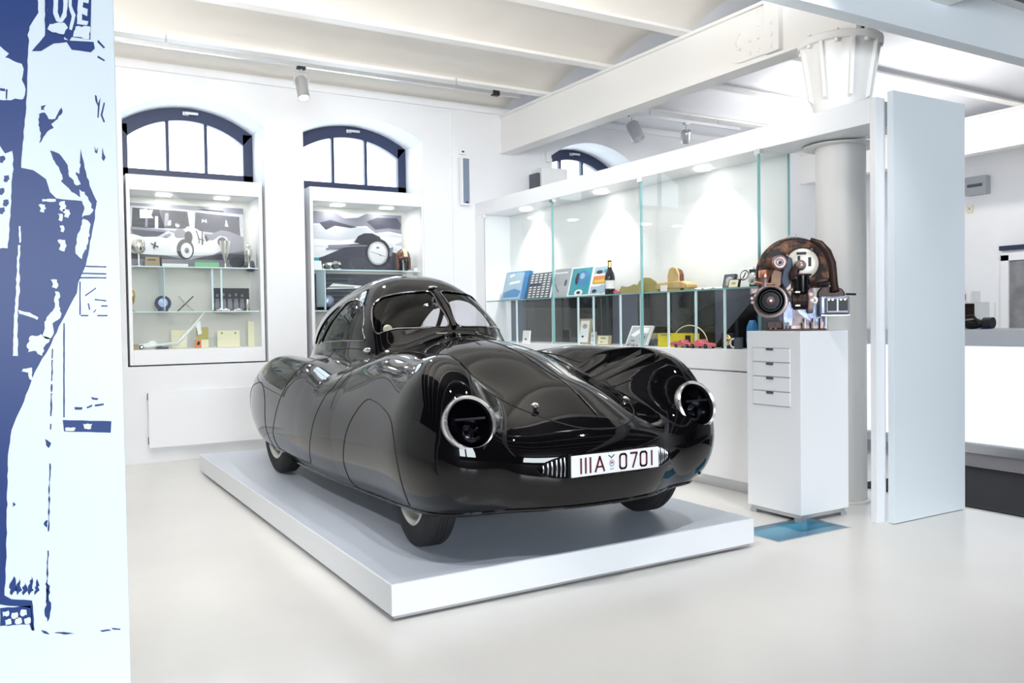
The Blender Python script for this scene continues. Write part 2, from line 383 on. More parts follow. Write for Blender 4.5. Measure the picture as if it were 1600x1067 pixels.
# arched windows
def window(n, x0, x1, zs, rise):
    c = (x0+x1)/2; h = (x1-x0)/2; yf, yb = 8.46, 8.52
    o = thing('window_%d' % n, (0, 0, 0), None, None); o['kind'] = 'structure'
    A = arc(c, zs, h, rise, 24); B = arc(c, zs-.105, h-.09, rise-.012, 24)
    b = MB(); N = len(A)
    v = [(p[0], yf, p[1]) for p in A] + [(p[0], yf, p[1]) for p in B] + [(p[0], yb, p[1]) for p in A] + [(p[0], yb, p[1]) for p in B]
    f = []
    for i in range(N-1):
        f += [(i, i+1, N+i+1, N+i), (N+i, N+i+1, 3*N+i+1, 3*N+i)]
    b.add(v, f)
    b.box(x0, B[0][0], yf, yb, 2.56, zs-.105).box(B[-1][0], x1, yf, yb, 2.56, zs-.105)
    b.box(x0, x1, yf, yb, 2.56, 2.655)
    for s, q in ((0, x0), (1, x1)):
        xa, xb = (x0, B[0][0]) if s == 0 else (B[-1][0], x1)
        b.box(xa, xb, yf, yb, zs-.106, zs)
    b.build('window_frame', 'navy', o)
    for t in (1/3, 2/3):
        xm = B[0][0] + (B[-1][0]-B[0][0])*t
        MB().box(xm-.014, xm+.014, yf+.012, yb, 2.65, zs+rise-.13).build('mullion', 'navy', o)
    edges = [B[0][0], B[0][0] + (B[-1][0]-B[0][0])/3, B[0][0] + (B[-1][0]-B[0][0])*2/3, B[-1][0]]
    for i in range(3):
        pts = [p for p in B if edges[i] < p[0] < edges[i+1]]
        def zat(x): return np.interp(x, [p[0] for p in B], [p[1] for p in B])
        poly = [(edges[i], 2.65), (edges[i], float(zat(edges[i])))] + pts + [(edges[i+1], float(zat(edges[i+1]))), (edges[i+1], 2.65)]
        MB().prism(poly, .006, ((0, 8.505, 0), (1, 0, 0), (0, 0, 1))).build('pane', 'glass', o)
    hz = zs + rise - .052
    MB().box(c-.02, c+.10, yf-.04, yf-.025, hz-.012, hz+.012).box(c-.02, c+.012, yf-.03, yf, hz-.01, hz+.01).box(c-.035, c+.02, yf-.008, yf, hz-.018, hz+.018).build('window_handle', 'alu', o, bevel=.003)
for i, w in enumerate(NIC): window(i+1, *w)

# radiator under the first case
ra = thing('panel_radiator', (1.525, 7.95, 0), 'flat white panel radiator on the wall below the trophy case', 'radiator')
MB().box(-.525, .525, -.02, .0, .137, .63).build('front_panel', 'lacquer', ra, bevel=.004)
MB().box(-.505, .505, .0, .07, .16, .615).build('back_panel', 'white', ra)
for z in (.20, .585): MB().box(-.53, -.525, .0, .02, z-.03, z+.03).build('end_bracket', 'dgrey', ra)

# doorway with concrete beyond on the far right wall
d1 = thing('door_1', (11, 0, 0), None, None); d1['kind'] = 'structure'
MB().box(-.05, .0, 4.6, 4.7, 0, 1.95).box(-.05, 0, 6.06, 6.16, 0, 1.95).box(-.05, 0, 4.6, 6.16, 1.88, 1.98).build('door_frame', 'lacquer', d1)
MB().box(-.02, -.001, 4.7, 6.06, 0, 1.88).build('door_panel', 'concrete', d1)
MB().box(-.07, .0, 4.55, 6.17, 2.012, 2.07).build('door_rail', 'navy', d1)
# ================================================================ TRACK LIGHTS, SPEAKER, SMALL WALL DEVICES
t1 = thing('lighting_track', (0, 7.04, 3.375), 'long grey lighting track under the ceiling before the two arched windows', 'lighting track')
MB().box(-3.9, 4.28, -.018, .018, -.015, .015).build('rail', 'alu', t1)
for x in (1.08, 3.60): MB().cyl((x, 0, .01), (x, 0, .085), .006, n=8).box(x-.02, x+.02, -.02, .02, -.018, .02).build('hanger', 'alu', t1)
MB().box(3.98, 4.05, -.025, .025, -.025, .02).build('joint_clip', 'black', t1)
t2 = thing('lighting_track', (6.45, 7.09, 3.375), 'short grey lighting track beyond the girder, above the glass showcase', 'lighting track')
MB().box(-.82, .82, -.018, .018, -.015, .015).build('rail', 'alu', t2)
for x in (-.5, .5): MB().cyl((x, 0, .01), (x, 0, .085), .006, n=8).build('hanger', 'alu', t2)
def spotlamp(loc, lab, aim, L, r, lit, grp=None):
    o = thing('track_spotlight', loc, lab, 'spotlight', grp)
    a = Vector(aim).normalized()
    MB().box(-.035, .035, -.02, .02, -.035, -.012).build('track_adapter', 'black' if lit else 'alu', o)
    c0 = Vector((0, 0, -.10))
    if lit:
        MB().tube([(-.062, 0, -.17), (-.062, 0, -.06), (.062, 0, -.06), (.062, 0, -.17)], .005).cyl((0, 0, -.03), (0, 0, -.06), .01).build('yoke', 'alu', o)
        c0 = Vector((0, .03, -.10))
    else:
        MB().cyl((0, 0, -.03), (0, 0, -.11), .008).build('stem', 'alu', o)
    e = c0 + a*L
    MB().lathe([(.0, 0), (r*.8, 0), (r, .02), (r, L), (r*.86, L), (r*.8, L-.02)], c=c0, ax=a, n=28).build('lamp_housing', 'alu', o, smooth=True)
    MB().cyl(c0 + a*(L-.025), c0 + a*(L-.018), r*.82, n=24).build('lamp_glass', 'lamp' if lit else 'white', o)
    return o, e
o, e = spotlamp((2.14, 7.04, 3.375), 'lit grey cylindrical spotlight hanging from the long track between the windows', (.05, -.35, -1), .19, .05, True)
light('spot_bulb', 'SPOT', o.location + e + Vector((0, -.03, -.02)), 60, LW, size=.04, target=(2.3, 5.0, .2), spot=70)
spotlamp((5.70, 7.09, 3.375), 'larger grey spotlight at the start of the short track', (.15, -.45, -1), .20, .07, False)
spotlamp((6.47, 7.09, 3.375), 'smaller grey spotlight midway along the short track', (.35, .5, -.9), .13, .06, False)
t3 = thing('lighting_track', (10.4, 7.11, 3.27), 'distant grey track end above the reception counter', 'lighting track')
MB().box(-.5, .25, -.02, .02, -.015, .015).build('rail', 'alu', t3)
MB().box(-.02, .02, -.02, .02, .015, .172).build('hanger', 'alu', t3)

sp = thing('wall_speaker', (4.145, 8.0, 2.68), 'slim column loudspeaker with blue-grey grille mounted on the white wall', 'loudspeaker')
MB().box(-.05, .05, -.09, -.02, -.25, .25).build('cabinet', 'lacquer', sp, bevel=.004)
MB().box(-.038, .034, -.094, -.088, -.235, .235).build('grille', mat('grey_blue_grille', (.20, .25, .34), .6), sp)
for z in (-.2, .15): MB().box(-.02, .02, -.02, .02, z, z+.05).build('wall_bracket', 'alu', sp)
MB().cyl((0, -.095, -.225), (0, -.10, -.225), .012, n=16).build('badge', 'chrome', sp)
ss = thing('motion_sensor', (4.14, 8.008, 3.0), 'small white motion sensor above the column loudspeaker', 'sensor')
MB().box(-.035, .035, -.04, 0, -.03, .03).build('housing', 'white', ss, bevel=.006)
MB().box(-.015, .015, -.043, -.039, -.012, .004).build('sensor_eye', 'ink', ss)
ss = thing('alarm_box', (5.23, 8.02, 3.04), 'small white alarm box on the wall beyond the girder', 'alarm box')
MB().box(-.03, .03, -.05, 0, -.06, .06).build('housing', 'white', ss, bevel=.006); MB().box(.031, .04, -.05, 0, -.02, .02).build('side_button', 'dgrey', ss)
ss = thing('wall_heater', (5.14, 8.02, 2.76), 'boxy white air unit on the wall behind the showcase header', 'air unit')
MB().box(-.12, .22, -.22, 0, -.2, .12).build('housing', 'white', ss, bevel=.01); MB().box(-.16, -.12, -.18, -.02, -.2, .06).build('side_bracket', 'dgrey', ss)

# ================================================================ RIGHT PARTITION: GLASS SHOWCASE OVER CABINETS
hd = struct(boxo('trim_30', XP, 4.60, 3.166, 8.02, 2.318, 2.462, 'lacquer', bevel=.004))
hd['kind'] = 'structure'
sh = thing('glass_showcase', (XP, 0, 0), 'long wall showcase with sliding glass doors over white base cabinets', 'showcase')
MB().box(0, .31, 7.79, 8.02, .9855, 2.317).build('end_post', 'lacquer', sh)
MB().box(.305, .325, 4.03, 8.0, 1.42, 2.318).build('upper_back_panel', 'white', sh)
pxs = [(800, 822, 'slate'), (822, 957, 'smoke'), (957, 997, 'slate'), (997, 1117, 'smoke'), (1117, 1172, 'slate')]
for k_, (pa, pb_, mm_) in enumerate(pxs):
    ya_ = 7.785 if k_ == 0 else atX(pa, 500, XP+.305).y - .002; yb_ = 4.035 if k_ == 4 else atX(pb_, 500, XP+.305).y + .002
    MB().box(.305, .325, yb_, ya_, .99, 1.415).build('lower_back_panel', mm_, sh)
ys = [7.78, 6.52, 5.25, 4.03]
for i in range(3):
    y1, y0 = ys[i], ys[i+1]
    g = MB().box(-.006 + .009*(i % 2), .0 + .009*(i % 2), y0-.02, y1+.02, .99, 2.315).build('glass_door', 'glassdoor', sh)
    MB().box(-.010, .012, y0-.024, y0-.018, .99, 2.315).build('door_edge', 'edge', sh)
    MB().box(-.02, .012, y0-.05, y0, 2.285, 2.318).build('door_clamp', 'chrome', sh)
MB().box(-.012, .012, 7.76, 7.80, 2.285, 2.318).build('door_clamp', 'chrome', sh)
MB().box(0, .305, 4.022, 4.030, .9855, 2.318).build('end_glass', 'glassdoor', sh)
MB().box(.301, .309, 4.018, 4.032, .9855, 2.318).build('end_glass_edge', 'edge', sh)
MB().box(.012, .30, 4.035, 7.79, 1.405, 1.415).build('glass_shelf', 'glassdoor', sh)
MB().box(.010, .013, 4.035, 7.79, 1.405, 1.415).build('shelf_edge', 'edge', sh)
for px in (808, 864, 904, 928, 970, 1002, 1045, 1088, 1133):
    y = atX(px, 500, XP + .03).y
    MB().box(.022, .034, y-.008, y+.008, .985, 1.405).build('shelf_support', 'edgelit', sh)
for px, py in ((823, 326), (940, 298), (1100, 262)):
    y = atX(px, py, XP + .17).y
    MB().cyl((.16, y, 2.306), (.16, y, 2.318), .06, n=28).build('downlight', 'lamp', sh)
    light('showcase_lamp', 'SPOT', (XP + .16, y, 2.29), 24, LW, size=.03, target=(XP + .26, y, 1.3), spot=105)
cb = thing('base_cabinet', (XP, 0, 0), 'white handleless base cabinets under the glass showcase', 'cabinet')
MB().box(-.01, .33, 3.98, 8.02, .84, .985).build('top_fascia', 'lacquer', cb, bevel=.003)
MB().box(.02, .33, 3.99, 8.02, .0, .84).build('body', 'lacquer', cb)
for i in range(4):
    y0 = 3.985 + i*1.008
    MB().box(-.008, .02, y0, y0+1.005, .078, .828).build('cabinet_door', 'lacquer', cb, bevel=.002)
MB().box(.012, .02, 3.985, 8.02, .0, .078).build('plinth', 'alu', cb)

# end post and tall panel
struct(boxo('trim_31', XP, 4.375, 3.125, 3.165, 0, 2.462, 'lacquer', bevel=.003))
po = thing('room_divider', (4.70, 3.08, 0), 'tall blank pale blue freestanding panel beside the showcase end post', 'panel')
MB().box(-.35, .345, -.025, .015, .004, 2.49).build('board', 'panelmat', po, bevel=.002)
MB().box(-.33, .33, -.012, .006, 0, .006).build('floor_rail', 'dgrey', po)

# ================================================================ WALL CASES IN THE WINDOW NICHES
def wallcase(x0, x1, lab, gx0, gx1):
    c = thing('wall_display_case', (x0, 8.03, .86), lab, 'display case')
    w = x1 - x0; h = 1.67; a, b2 = gx0 - x0, gx1 - x0; z0, z1 = .135, 1.535; D = .42
    MB().box(0, a, 0, D, 0, h).box(b2, w, 0, D, 0, h).box(a, b2, 0, D, 0, z0).box(a, b2, 0, D, z1, h).build('case_frame', 'lacquer', c, bevel=.003)
    MB().box(a, b2, D-.02, D-.002, z0, z1).build('back_panel', mat('warm_grey_back', (.62, .61, .58), .6), c)
    MB().box(a, b2, .012, .018, z0, z1).build('glass_front', 'glass', c)
    for z in (.875, .472):
        s = MB().box(a+.004, b2-.004, .05, D-.03, z-.008, z).build('glass_shelf', 'glassdoor', c)
        MB().box(a+.004, b2-.004, .044, .05, z-.009, z+.001).build('shelf_edge', 'edgelit', c)
    for t in (.28, .74):
        MB().box(a + (b2-a)*t - .06, a + (b2-a)*t + .06, .17, .27, z1-.008, z1).build('downlight', 'lamp', c)
        light('case_lamp', 'AREA', (x0 + a + (b2-a)*t, 8.25, .86 + z1 - .02), 1.6, LW, (0, 0, 0), .1, .1)
    return c
c1 = wallcase(.875, 2.045, 'white glazed wall case with trophies before a race car photograph', .905, 2.012)
MB().box(.30, .306, .06, .38, .48, .867).build('glass_divider', 'edgelit', c1)
for x in (.72, .80): MB().box(x-.008, x+.008, .08, .09, .48, .86).build('shelf_support', 'edgelit', c1)
c2 = wallcase(2.50, 3.70, 'white glazed wall case with leather helmet and camera before a car photograph', 2.53, 3.678)
MB().box(.16, .168, .08, .36, .48, .867).build('glass_divider', 'edgelit', c2)

# ---- photographs in the cases (flat prints)
def print_board(name, lab, cat, Y, base, polys, mats, x0, x1, z0, z1):
    o = thing(name, (x0, Y, z0), lab, cat)
    MB().box(0, x1-x0, 0, .006, 0, z1-z0).build('backing_board', base, o)
    b = MB(); k = 0
    for mi, pts in polys:
        k += 1
        q = [(p[0]*(x1-x0), p[1]*(z1-z0)) for p in pts]
        b.prism(q, .0002, ((0, -.0004*k, 0), (1, 0, 0), (0, 0, 1)), mi)
    b.build('print', mats, o, tri=True)
    return o
def ell(cx, cz, rx, rz, n=20, a0=0, a1=2*pi):
    k = n if abs(a1-a0-2*pi) < 1e-6 else n+1
    return [(cx + rx*math.cos(a0+(a1-a0)*i/n), cz + rz*math.sin(a0+(a1-a0)*i/n)) for i in range(k)]
PM = ['ph0', 'ph1', 'ph2', 'ph3', 'ph4']
# print coordinates 0..1 ; race car with driver
race = [
 (0, [(.03, .60), (.04, .93), (.50, .90), (.52, .62)]), (2, [(0, .94), (0, 1), (1, 1), (1, .90), (.52, .93)]), (3, [(.0, .955), (.5, .93), (.53, .90), (.0, .925)]),
 (1, [(.56, .60), (.57, .90), (.96, .86), (.97, .52)]), (3, [(.52, .93), (1, .88), (1, .85), (.53, .90)]), (0, [(.60, .955), (.82, .94), (.82, .92), (.6, .935)]),
 (4, [(.10, .76), (.10, .90), (.16, .91), (.21, .77)]), (2, [(.14, .62), (.145, .76), (.165, .76), (.16, .62)]), (3, [(.17, .9), (.21, .9), (.19, .79)]),
 (3, [(.22, .60), (.225, .80), (.25, .80), (.25, .60)]), (2, [(.30, .65), (.31, .86), (.34, .86), (.335, .65)]), (4, [(.33, .66), (.34, .74), (.36, .74), (.355, .66)]),
 (3, [(.62, .72), (.63, .80), (.645, .76), (.665, .80), (.67, .72), (.645, .75)]), (4, [(.83, .68), (.84, .80), (.86, .68)]),
 (2, [(0, .50), (0, .62), (.35, .58), (.6, .55), (1, .52), (1, .2), (0, .2)]), (1, [(0, .42), (0, .58), (.30, .55), (.3, .45)]),
 (2, [(.66, .42), (.72, .56), (.80, .62), (.9, .58), (1, .50), (1, .3), (.7, .3)]),
 (4, [(0, .22), (0, .48), (.04, .50), (.12, .46), (.24, .47), (.33, .57), (.40, .52), (.45, .57), (.50, .66), (.58, .62), (.64, .54), (.66, .44), (.72, .44), (.78, .52), (.84, .50), (.86, .42), (.80, .28), (.72, .20), (.6, .18), (.35, .17), (.1, .16)]),
 (3, [(.24, .47), (.33, .57), (.38, .54), (.33, .45)]), (2, [(.28, .46), (.34, .54), (.36, .50), (.32, .45)]),
 (0, ell(.42, .70, .035, .06)), (4, ell(.412, .67, .018, .035)), (0, [(.405, .70), (.43, .70), (.43, .68), (.405, .68)]), (2, [(.38, .50), (.40, .60), (.45, .62), (.49, .55), (.48, .47), (.40, .46)]),
 (0, ell(.505, .48, .035, .10)), (1, ell(.80, .42, .042, .08)),
 (0, ell(.475, .28, .075, .17)), (4, ell(.485, .26, .05, .125)), (2, ell(.487, .26, .022, .05)), (0, ell(.488, .26, .01, .022)),
 (0, [(.565, .60), (.575, .60), (.60, .46), (.60, .38), (.59, .38), (.592, .45)]), (0, [(.585, .47), (.64, .44), (.64, .425), (.585, .455)]), (0, [(.62, .58), (.63, .58), (.63, .36), (.618, .36)]), (0, [(.64, .50), (.66, .52), (.68, .44), (.66, .41)]),
 (0, [(.18, .35), (.185, .365), (.25, .31), (.24, .29)]), (0, [(.215, .385), (.228, .38), (.215, .27), (.20, .28)]),
 (1, [(0, 0), (0, .19), (.3, .17), (.5, .10), (.62, .16), (1, .28), (1, 0)]), (2, [(0, 0), (0, .10), (1, .12), (1, 0)]), (0, ell(.93, .08, .07, .10))]
print_board('race_photograph', 'black and white photograph of a racing car numbered 41 inside the trophy case', 'photograph', 8.405, 'ph3', race, PM, .925, 1.955, 1.76, 2.33)
cars = [
 (2, [(0, .78), (0, 1), (.25, 1), (.35, .90), (.5, .92), (.6, 1), (1, 1), (1, .66), (.85, .70), (.7, .66), (.6, .78), (.45, .76), (.3, .82)]),
 (3, [(0, .55), (0, .76), (.3, .80), (.45, .73), (.62, .76), (.7, .63), (.85, .67), (1, .62), (1, .45), (0, .42)]),
 (1, [(.08, .80), (.2, .86), (.35, .80), (.5, .75), (.42, .73), (.25, .76), (.15, .68)]), (1, [(.60, .86), (.72, .94), (.95, .95), (1, .84), (.98, .74), (.85, .76), (.7, .72)]),
 (4, [(.0, .40), (.0, .52), (.3, .50), (.6, .58), (1, .60), (1, .52), (.8, .4)]),
 (2, [(.17, .34), (.17, .42), (.3, .43), (.48, .46), (.48, .34)]), (1, [(0, .0), (0, .16), (.12, .22), (.42, .44), (.55, .47), (.63, .46), (.95, .30), (.97, 0)]),
 (0, [(.45, .48), (.50, .60), (.57, .655), (.66, .66), (.74, .60), (.78, .54), (.80, .44), (.6, .44)]), (3, [(.44, .48), (.49, .61), (.57, .68), (.67, .685), (.75, .625), (.74, .60), (.66, .655), (.57, .65), (.50, .595), (.46, .49)]),
 (0, ell(.72, .30, .15, .27)), (3, ell(.72, .30, .115, .21)), (4, ell(.72, .295, .095, .175)), (2, [(.64, .33), (.80, .25), (.80, .24), (.64, .32)]), (0, [(.72, .30), (.76, .26), (.75, .25)]), (2, ell(.72, .40, .02, .02)),
 (4, [(.75, .56), (.82, .54), (.93, .40), (.97, .22), (.98, .22), (.95, .42), (.84, .57), (.76, .60)]), (2, [(.86, .40), (.9, .42), (.88, .25), (.85, .25)]),
 (2, [(.14, .36), (.45, .43), (.60, .44), (.6, .42), (.42, .40), (.15, .33)])]
print_board('car_photograph', 'black and white photograph of a dark streamlined car under cloudy sky inside the helmet case', 'photograph', 8.405, 'ph4', cars, PM, 2.63, 3.61, 1.76, 2.345)
# ================================================================ PLATFORM
pf = thing('car_platform', (2.305, 5.185, 0), 'low white platform carrying the black car', 'platform')
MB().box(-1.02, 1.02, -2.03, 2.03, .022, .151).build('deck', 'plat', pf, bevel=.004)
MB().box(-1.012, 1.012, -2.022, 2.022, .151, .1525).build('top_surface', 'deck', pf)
MB().box(-.96, .96, -1.97, 1.97, 0, .022).build('plinth', 'black', pf)
MB().box(-1.005, 1.005, -2.015, -2.0, .008, .022).build('edge_rail', 'alu', pf)
# ================================================================ THE CAR
def spl(xk,yk):
    xk=np.array(xk,float);yk=np.array(yk,float);n=len(xk);h=np.diff(xk)
    A=np.zeros((n,n));b=np.zeros(n);A[0,0]=A[-1,-1]=1
    for i in range(1,n-1):
        A[i,i-1]=h[i-1];A[i,i]=2*(h[i-1]+h[i]);A[i,i+1]=h[i]
        b[i]=6*((yk[i+1]-yk[i])/h[i]-(yk[i]-yk[i-1])/h[i-1])
    M=np.linalg.solve(A,b)
    def f(x):
        x=np.clip(x,xk[0],xk[-1]);i=np.clip(np.searchsorted(xk,x)-1,0,n-2)
        d=h[i];a=(xk[i+1]-x)/d;c=(x-xk[i])/d
        return a*yk[i]+c*yk[i+1]+((a**3-a)*M[i]+(c**3-c)*M[i+1])*d*d/6
    return f
BODYP={'H_A':([-0.6, 0.2, 1.0, 1.8, 2.5, 3.1, 3.7],[0.706, 0.735, 0.755, 0.73, 0.688, 0.634, 0.477]),
'H_T':([-0.6, 0.0, 0.8, 1.8, 2.6, 3.7],[0.227, 0.234, 0.249, 0.287, 0.315, 0.24]),
'H_n':([],[2.693]),
'H_y0':([],[-0.555]),
'H_r':([],[0.667]),
'H_m':([],[2.418]),
'H_y1':([],[3.524]),
'H_r1':([],[1.173]),
'D_A':([-0.5, 0.0, 0.5, 1.0, 1.8, 2.8, 3.6],[0.394, 0.438, 0.564, 0.605, 0.598, 0.496, 0.305]),
'D_T':([-0.6, -0.44, -0.23, -0.07, 0.26, 0.6, 1.0, 2.0, 3.0, 3.6],[0.622, 0.654, 0.735, 0.789, 0.892, 0.946, 0.973, 0.972, 0.804, 0.523]),
'D_y0':([],[-0.5]),
'K_A':([1.0, 1.4, 1.8, 2.4, 3.0, 3.6],[0.692, 0.527, 0.477, 0.421, 0.261, 0.157]),
'K_T':([0.9, 1.3, 1.6, 2.0, 2.5, 3.0, 3.5, 3.8],[1.288, 1.351, 1.37, 1.339, 1.251, 1.158, 0.979, 0.956]),
'K_n':([],[2.574]),
'K_y0':([],[0.876]),
'K_r':([],[0.855]),
'K_m':([],[2.077]),
'F_x':([-0.4, 0.2, 0.8],[0.647, 0.561, 0.541]),
'F_A':([-0.4, 0.2, 0.9],[0.214, 0.234, 0.203]),
'F_T':([-0.5, -0.2, 0.1, 0.5, 0.9, 1.4],[0.92, 0.913, 0.901, 0.904, 0.839, 0.705]),
'F_y0':([],[-0.441]),
'F_r':([],[0.45]),
'F_m':([],[2.269]),
'R_x':([1.6, 2.4, 3.2],[0.594, 0.606, 0.586]),
'R_A':([1.5, 2.2, 3.2],[0.173, 0.167, 0.169]),
'R_T':([1.3, 1.8, 2.2, 2.7, 3.2, 3.6],[0.684, 0.786, 0.809, 0.82, 0.72, 0.543]),
'R_y1':([],[3.307]),
'R_r1':([],[0.981])}
def build_body(P):
    f={k:(spl(*v) if len(v[0]) else v[1][0]) for k,v in P.items()}
    def prim(x,y,z,cx,A,cz,T,Bd,n,m,ya=None,ra=1,yb=None,rb=1):
        A=np.maximum(A,.12)
        dx=np.abs(np.abs(x)-cx)/A if cx is not None else np.abs(x)/A
        dz=z-cz;TB=np.sqrt((T-cz)**2+.0009) if 0 else np.maximum(T-cz,.18);B=np.where(dz>0,TB,Bd);dz=np.abs(dz)/B
        s=(dx**n+dz**n+1e-9)**(m/n)
        q=np.zeros_like(y)
        if ya is not None:q=q+np.maximum(0,(ya+ra-y)/ra)**m
        if yb is not None:q=q+np.maximum(0,(y-yb+rb)/rb)**m
        return ((s+q)**(1/m)-1)*np.minimum(A,TB)
    def smin(a,b,k):
        h=np.maximum(k-np.abs(a-b),0)/k
        return np.minimum(a,b)-h*h*h*k/6
    def F(x,y,z):
        x,y,z=[np.asarray(v,float) for v in (x,y,z)]
        H=prim(x,y,z,None,f['H_A'](y),.42,.42+f['H_T'](y),.36,f['H_n'],f['H_m'],f['H_y0'],f['H_r'],f['H_y1'],f['H_r1'])
        D=prim(x,y,z,None,f['D_A'](y),.40,f['D_T'](y),.3,2.1,2.4,f['D_y0'],.35,3.7,.9)
        K=prim(x,y,z,None,f['K_A'](y),.70,f['K_T'](y),.3,f['K_n'],f['K_m'],f['K_y0'],f['K_r'],3.75,1.0)
        Ff=prim(x,y,z,f['F_x'](y),f['F_A'](y),.48,f['F_T'](y),.3,2.2,f['F_m'],f['F_y0'],f['F_r'],1.7,.9)
        Rr=prim(x,y,z,f['R_x'](y),f['R_A'](y),.46,f['R_T'](y),.3,2.2,2.2,1.0,.9,f['R_y1'],f['R_r1'])
        v=smin(H,D,.22);v=smin(v,Ff,.2);v=smin(v,Rr,.22);v=smin(v,K,.10)
        return v
    return F
BF = build_body(BODYP)
YA, YB, ZC, L1 = .30, 2.55, .5, 1.1
def uv2dir(u, v):
    th = v/.75; rx, rz = np.sin(th), np.cos(th)
    ph = np.clip(u/L1, 0, 1)*pi/2; ps = np.clip((u-L1-(YB-YA))/L1, 0, 1)*pi/2
    oy = YA + np.clip(u-L1, 0, YB-YA)
    front = u < L1; rear = u > L1+YB-YA
    dy = np.where(front, -np.cos(ph), np.where(rear, np.sin(ps), 0.)); s = np.where(front, np.sin(ph), np.where(rear, np.cos(ps), 1.))
    return oy, rx*s, dy, rz*s
def surf(u, v, off=0.):
    u = np.asarray(u, float); v = np.asarray(v, float)
    oy, dx, dy, dz = uv2dir(u, v); lo = np.full(u.shape, .02); hi = lo.copy(); done = np.zeros(u.shape, bool)
    t = .02
    while t < 1.9 and not done.all():
        t2 = t + .03
        f = BF(dx*t2, oy+dy*t2, ZC+dz*t2)
        new = (~done) & (f > 0)
        lo[new] = t; hi[new] = t2; done |= new; t = t2
    for _ in range(26):
        mid = (lo+hi)/2; f = BF(dx*mid, oy+dy*mid, ZC+dz*mid)
        lo = np.where(f < 0, mid, lo); hi = np.where(f < 0, hi, mid)
    return np.stack([dx*hi, oy+dy*hi, ZC+dz*hi], -1)
def grad(P):
    e = 2e-3; g = []
    for k in range(3):
        d = np.zeros(3); d[k] = e; a = P+d; b = P-d
        g.append(BF(a[..., 0], a[..., 1], a[..., 2]) - BF(b[..., 0], b[..., 1], b[..., 2]))
    g = np.stack(g, -1); return g/np.linalg.norm(g, axis=-1, keepdims=True)
def xyz2uv(P):
    x, y, z = abs(P[0]), P[1], P[2]
    if y < YA: u = L1*math.atan2(math.hypot(x, z-ZC), -(y-YA))/(pi/2)
    elif y <= YB: u = L1+y-YA
    else: u = L1+YB-YA + L1*math.atan2(y-YB, math.hypot(x, z-ZC))/(pi/2)
    return u, math.atan2(x, z-ZC)*.75
def smooth_closed(pts, n=96, closed=True):
    pts = np.array(pts, float); k = len(pts); out = []
    segs = k if closed else k-1
    for i in range(segs):
        p0, p1, p2, p3 = [pts[(i+j) % k] if closed else pts[min(max(i+j, 0), k-1)] for j in (-1, 0, 1, 2)]
        c = max(2, n//segs)
        for t in np.linspace(0, 1, c, endpoint=False):
            out.append(.5*((2*p1)+(-p0+p2)*t+(2*p0-5*p1+4*p2-p3)*t*t+(-p0+3*p1-3*p2+p3)*t**3))
    if not closed: out.append(pts[-1])
    return np.array(out)
def yz2uv(y, z):
    """point of the side at length y, height z -> surface parameters"""
    x = 1.2
    for x in np.arange(1.1, 0, -.01):
        if BF(np.array([x]), np.array([y]), np.array([z]))[0] < 0: break
    a, b = x, x+.01
    for _ in range(20):
        mm = (a+b)/2
        if BF(np.array([mm]), np.array([y]), np.array([z]))[0] < 0: a = mm
        else: b = mm
    return xyz2uv((a, y, z))
def xz2uv(x, z):
    y = -.8
    while BF(np.array([x]), np.array([y]), np.array([z]))[0] > 0 and y < 0: y += .005
    return xyz2uv((x, y-.002, z))
ZB = spl([-.6, -.3, 0, .4, 1, 2.6, 3.1, 3.6], [.235, .215, .195, .15, .135, .14, .19, .26])
# ---- curves (surface parameters)
C = {}
hoodxyz = [(0, -.545, .56), (.06, -.5, .56), (.15, -.47, .575), (.237, -.4, .607), (.315, -.3, .652), (.358, -.2, .694), (.376, -.1, .728), (.385, 0, .761), (.391, .1, .793), (.398, .3, .846), (.404, .5, .887), (.385, .66, .90), (.33, .76, .915), (.2, .80, .93), (0, .815, .94)]
hx = smooth_closed(hoodxyz, 130, closed=False)
C['hood'] = np.array([xyz2uv(p) for p in hx]); C['hood'][0, 1] = 0; C['hood'][-1, 1] = 0
C['windshield'] = smooth_closed([(1.800, .051), (1.93, .044), (2.048, .038), (2.062, .127), (2.096, .24), (2.141, .305), (2.163, .36), (2.150, .40), (2.099, .45), (2.034, .510), (2.000, .528), (1.955, .525), (1.895, .455), (1.822, .31)], 100)
C['side_window'] = smooth_closed([(2.10, .608), (2.135, .545), (2.173, .480), (2.262, .409), (2.359, .377), (2.502, .364), (2.63, .375), (2.74, .425), (2.88, .515), (2.985, .598), (2.90, .612), (2.5, .615)], 90)
C['quarter_window'] = smooth_closed([(2.76, .385), (2.90, .40), (3.08, .455), (3.22, .53), (3.25, .59), (3.13, .605), (3.05, .60), (2.93, .51)], 60)
door = [(1.12, .80), (1.09, .70), (1.13, .65), (1.165, .54), (1.25, .40), (1.36, .26), (1.42, .212), (1.50, .200), (1.8, .196), (2.1, .198), (2.19, .215), (2.19, .30), (2.08, .42), (1.98, .54), (1.90, .66), (1.84, .77), (1.82, .86), (1.7, .885), (1.25, .89), (1.16, .87)]
C['door'] = smooth_closed([yz2uv(*p) for p in door], 120)
fc = [(.79, .155), (.76, .25), (.734, .327), (.66, .46), (.585, .573), (.51, .64), (.44, .668), (.36, .668), (.242, .657), (.061, .622), (-.04, .56), (-.10, .452), (-.12, .34), (-.10, .25), (-.05, .215), (.2, .185), (.5, .16)]
C['front_cover'] = smooth_closed([yz2uv(*p) for p in fc], 110)
rc = [(2.40, .175), (2.375, .343), (2.36, .50), (2.43, .585), (2.56, .632), (2.72, .62), (2.95, .58), (3.1, .50), (3.15, .38), (3.12, .26), (3.0, .20), (2.8, .165)]
C['rear_cover'] = smooth_closed([yz2uv(*p) for p in rc], 90)
LC = Vector((.642, -.41, .616)); LN = Vector((.02, -.94, .33)).normalized(); LRr = .118
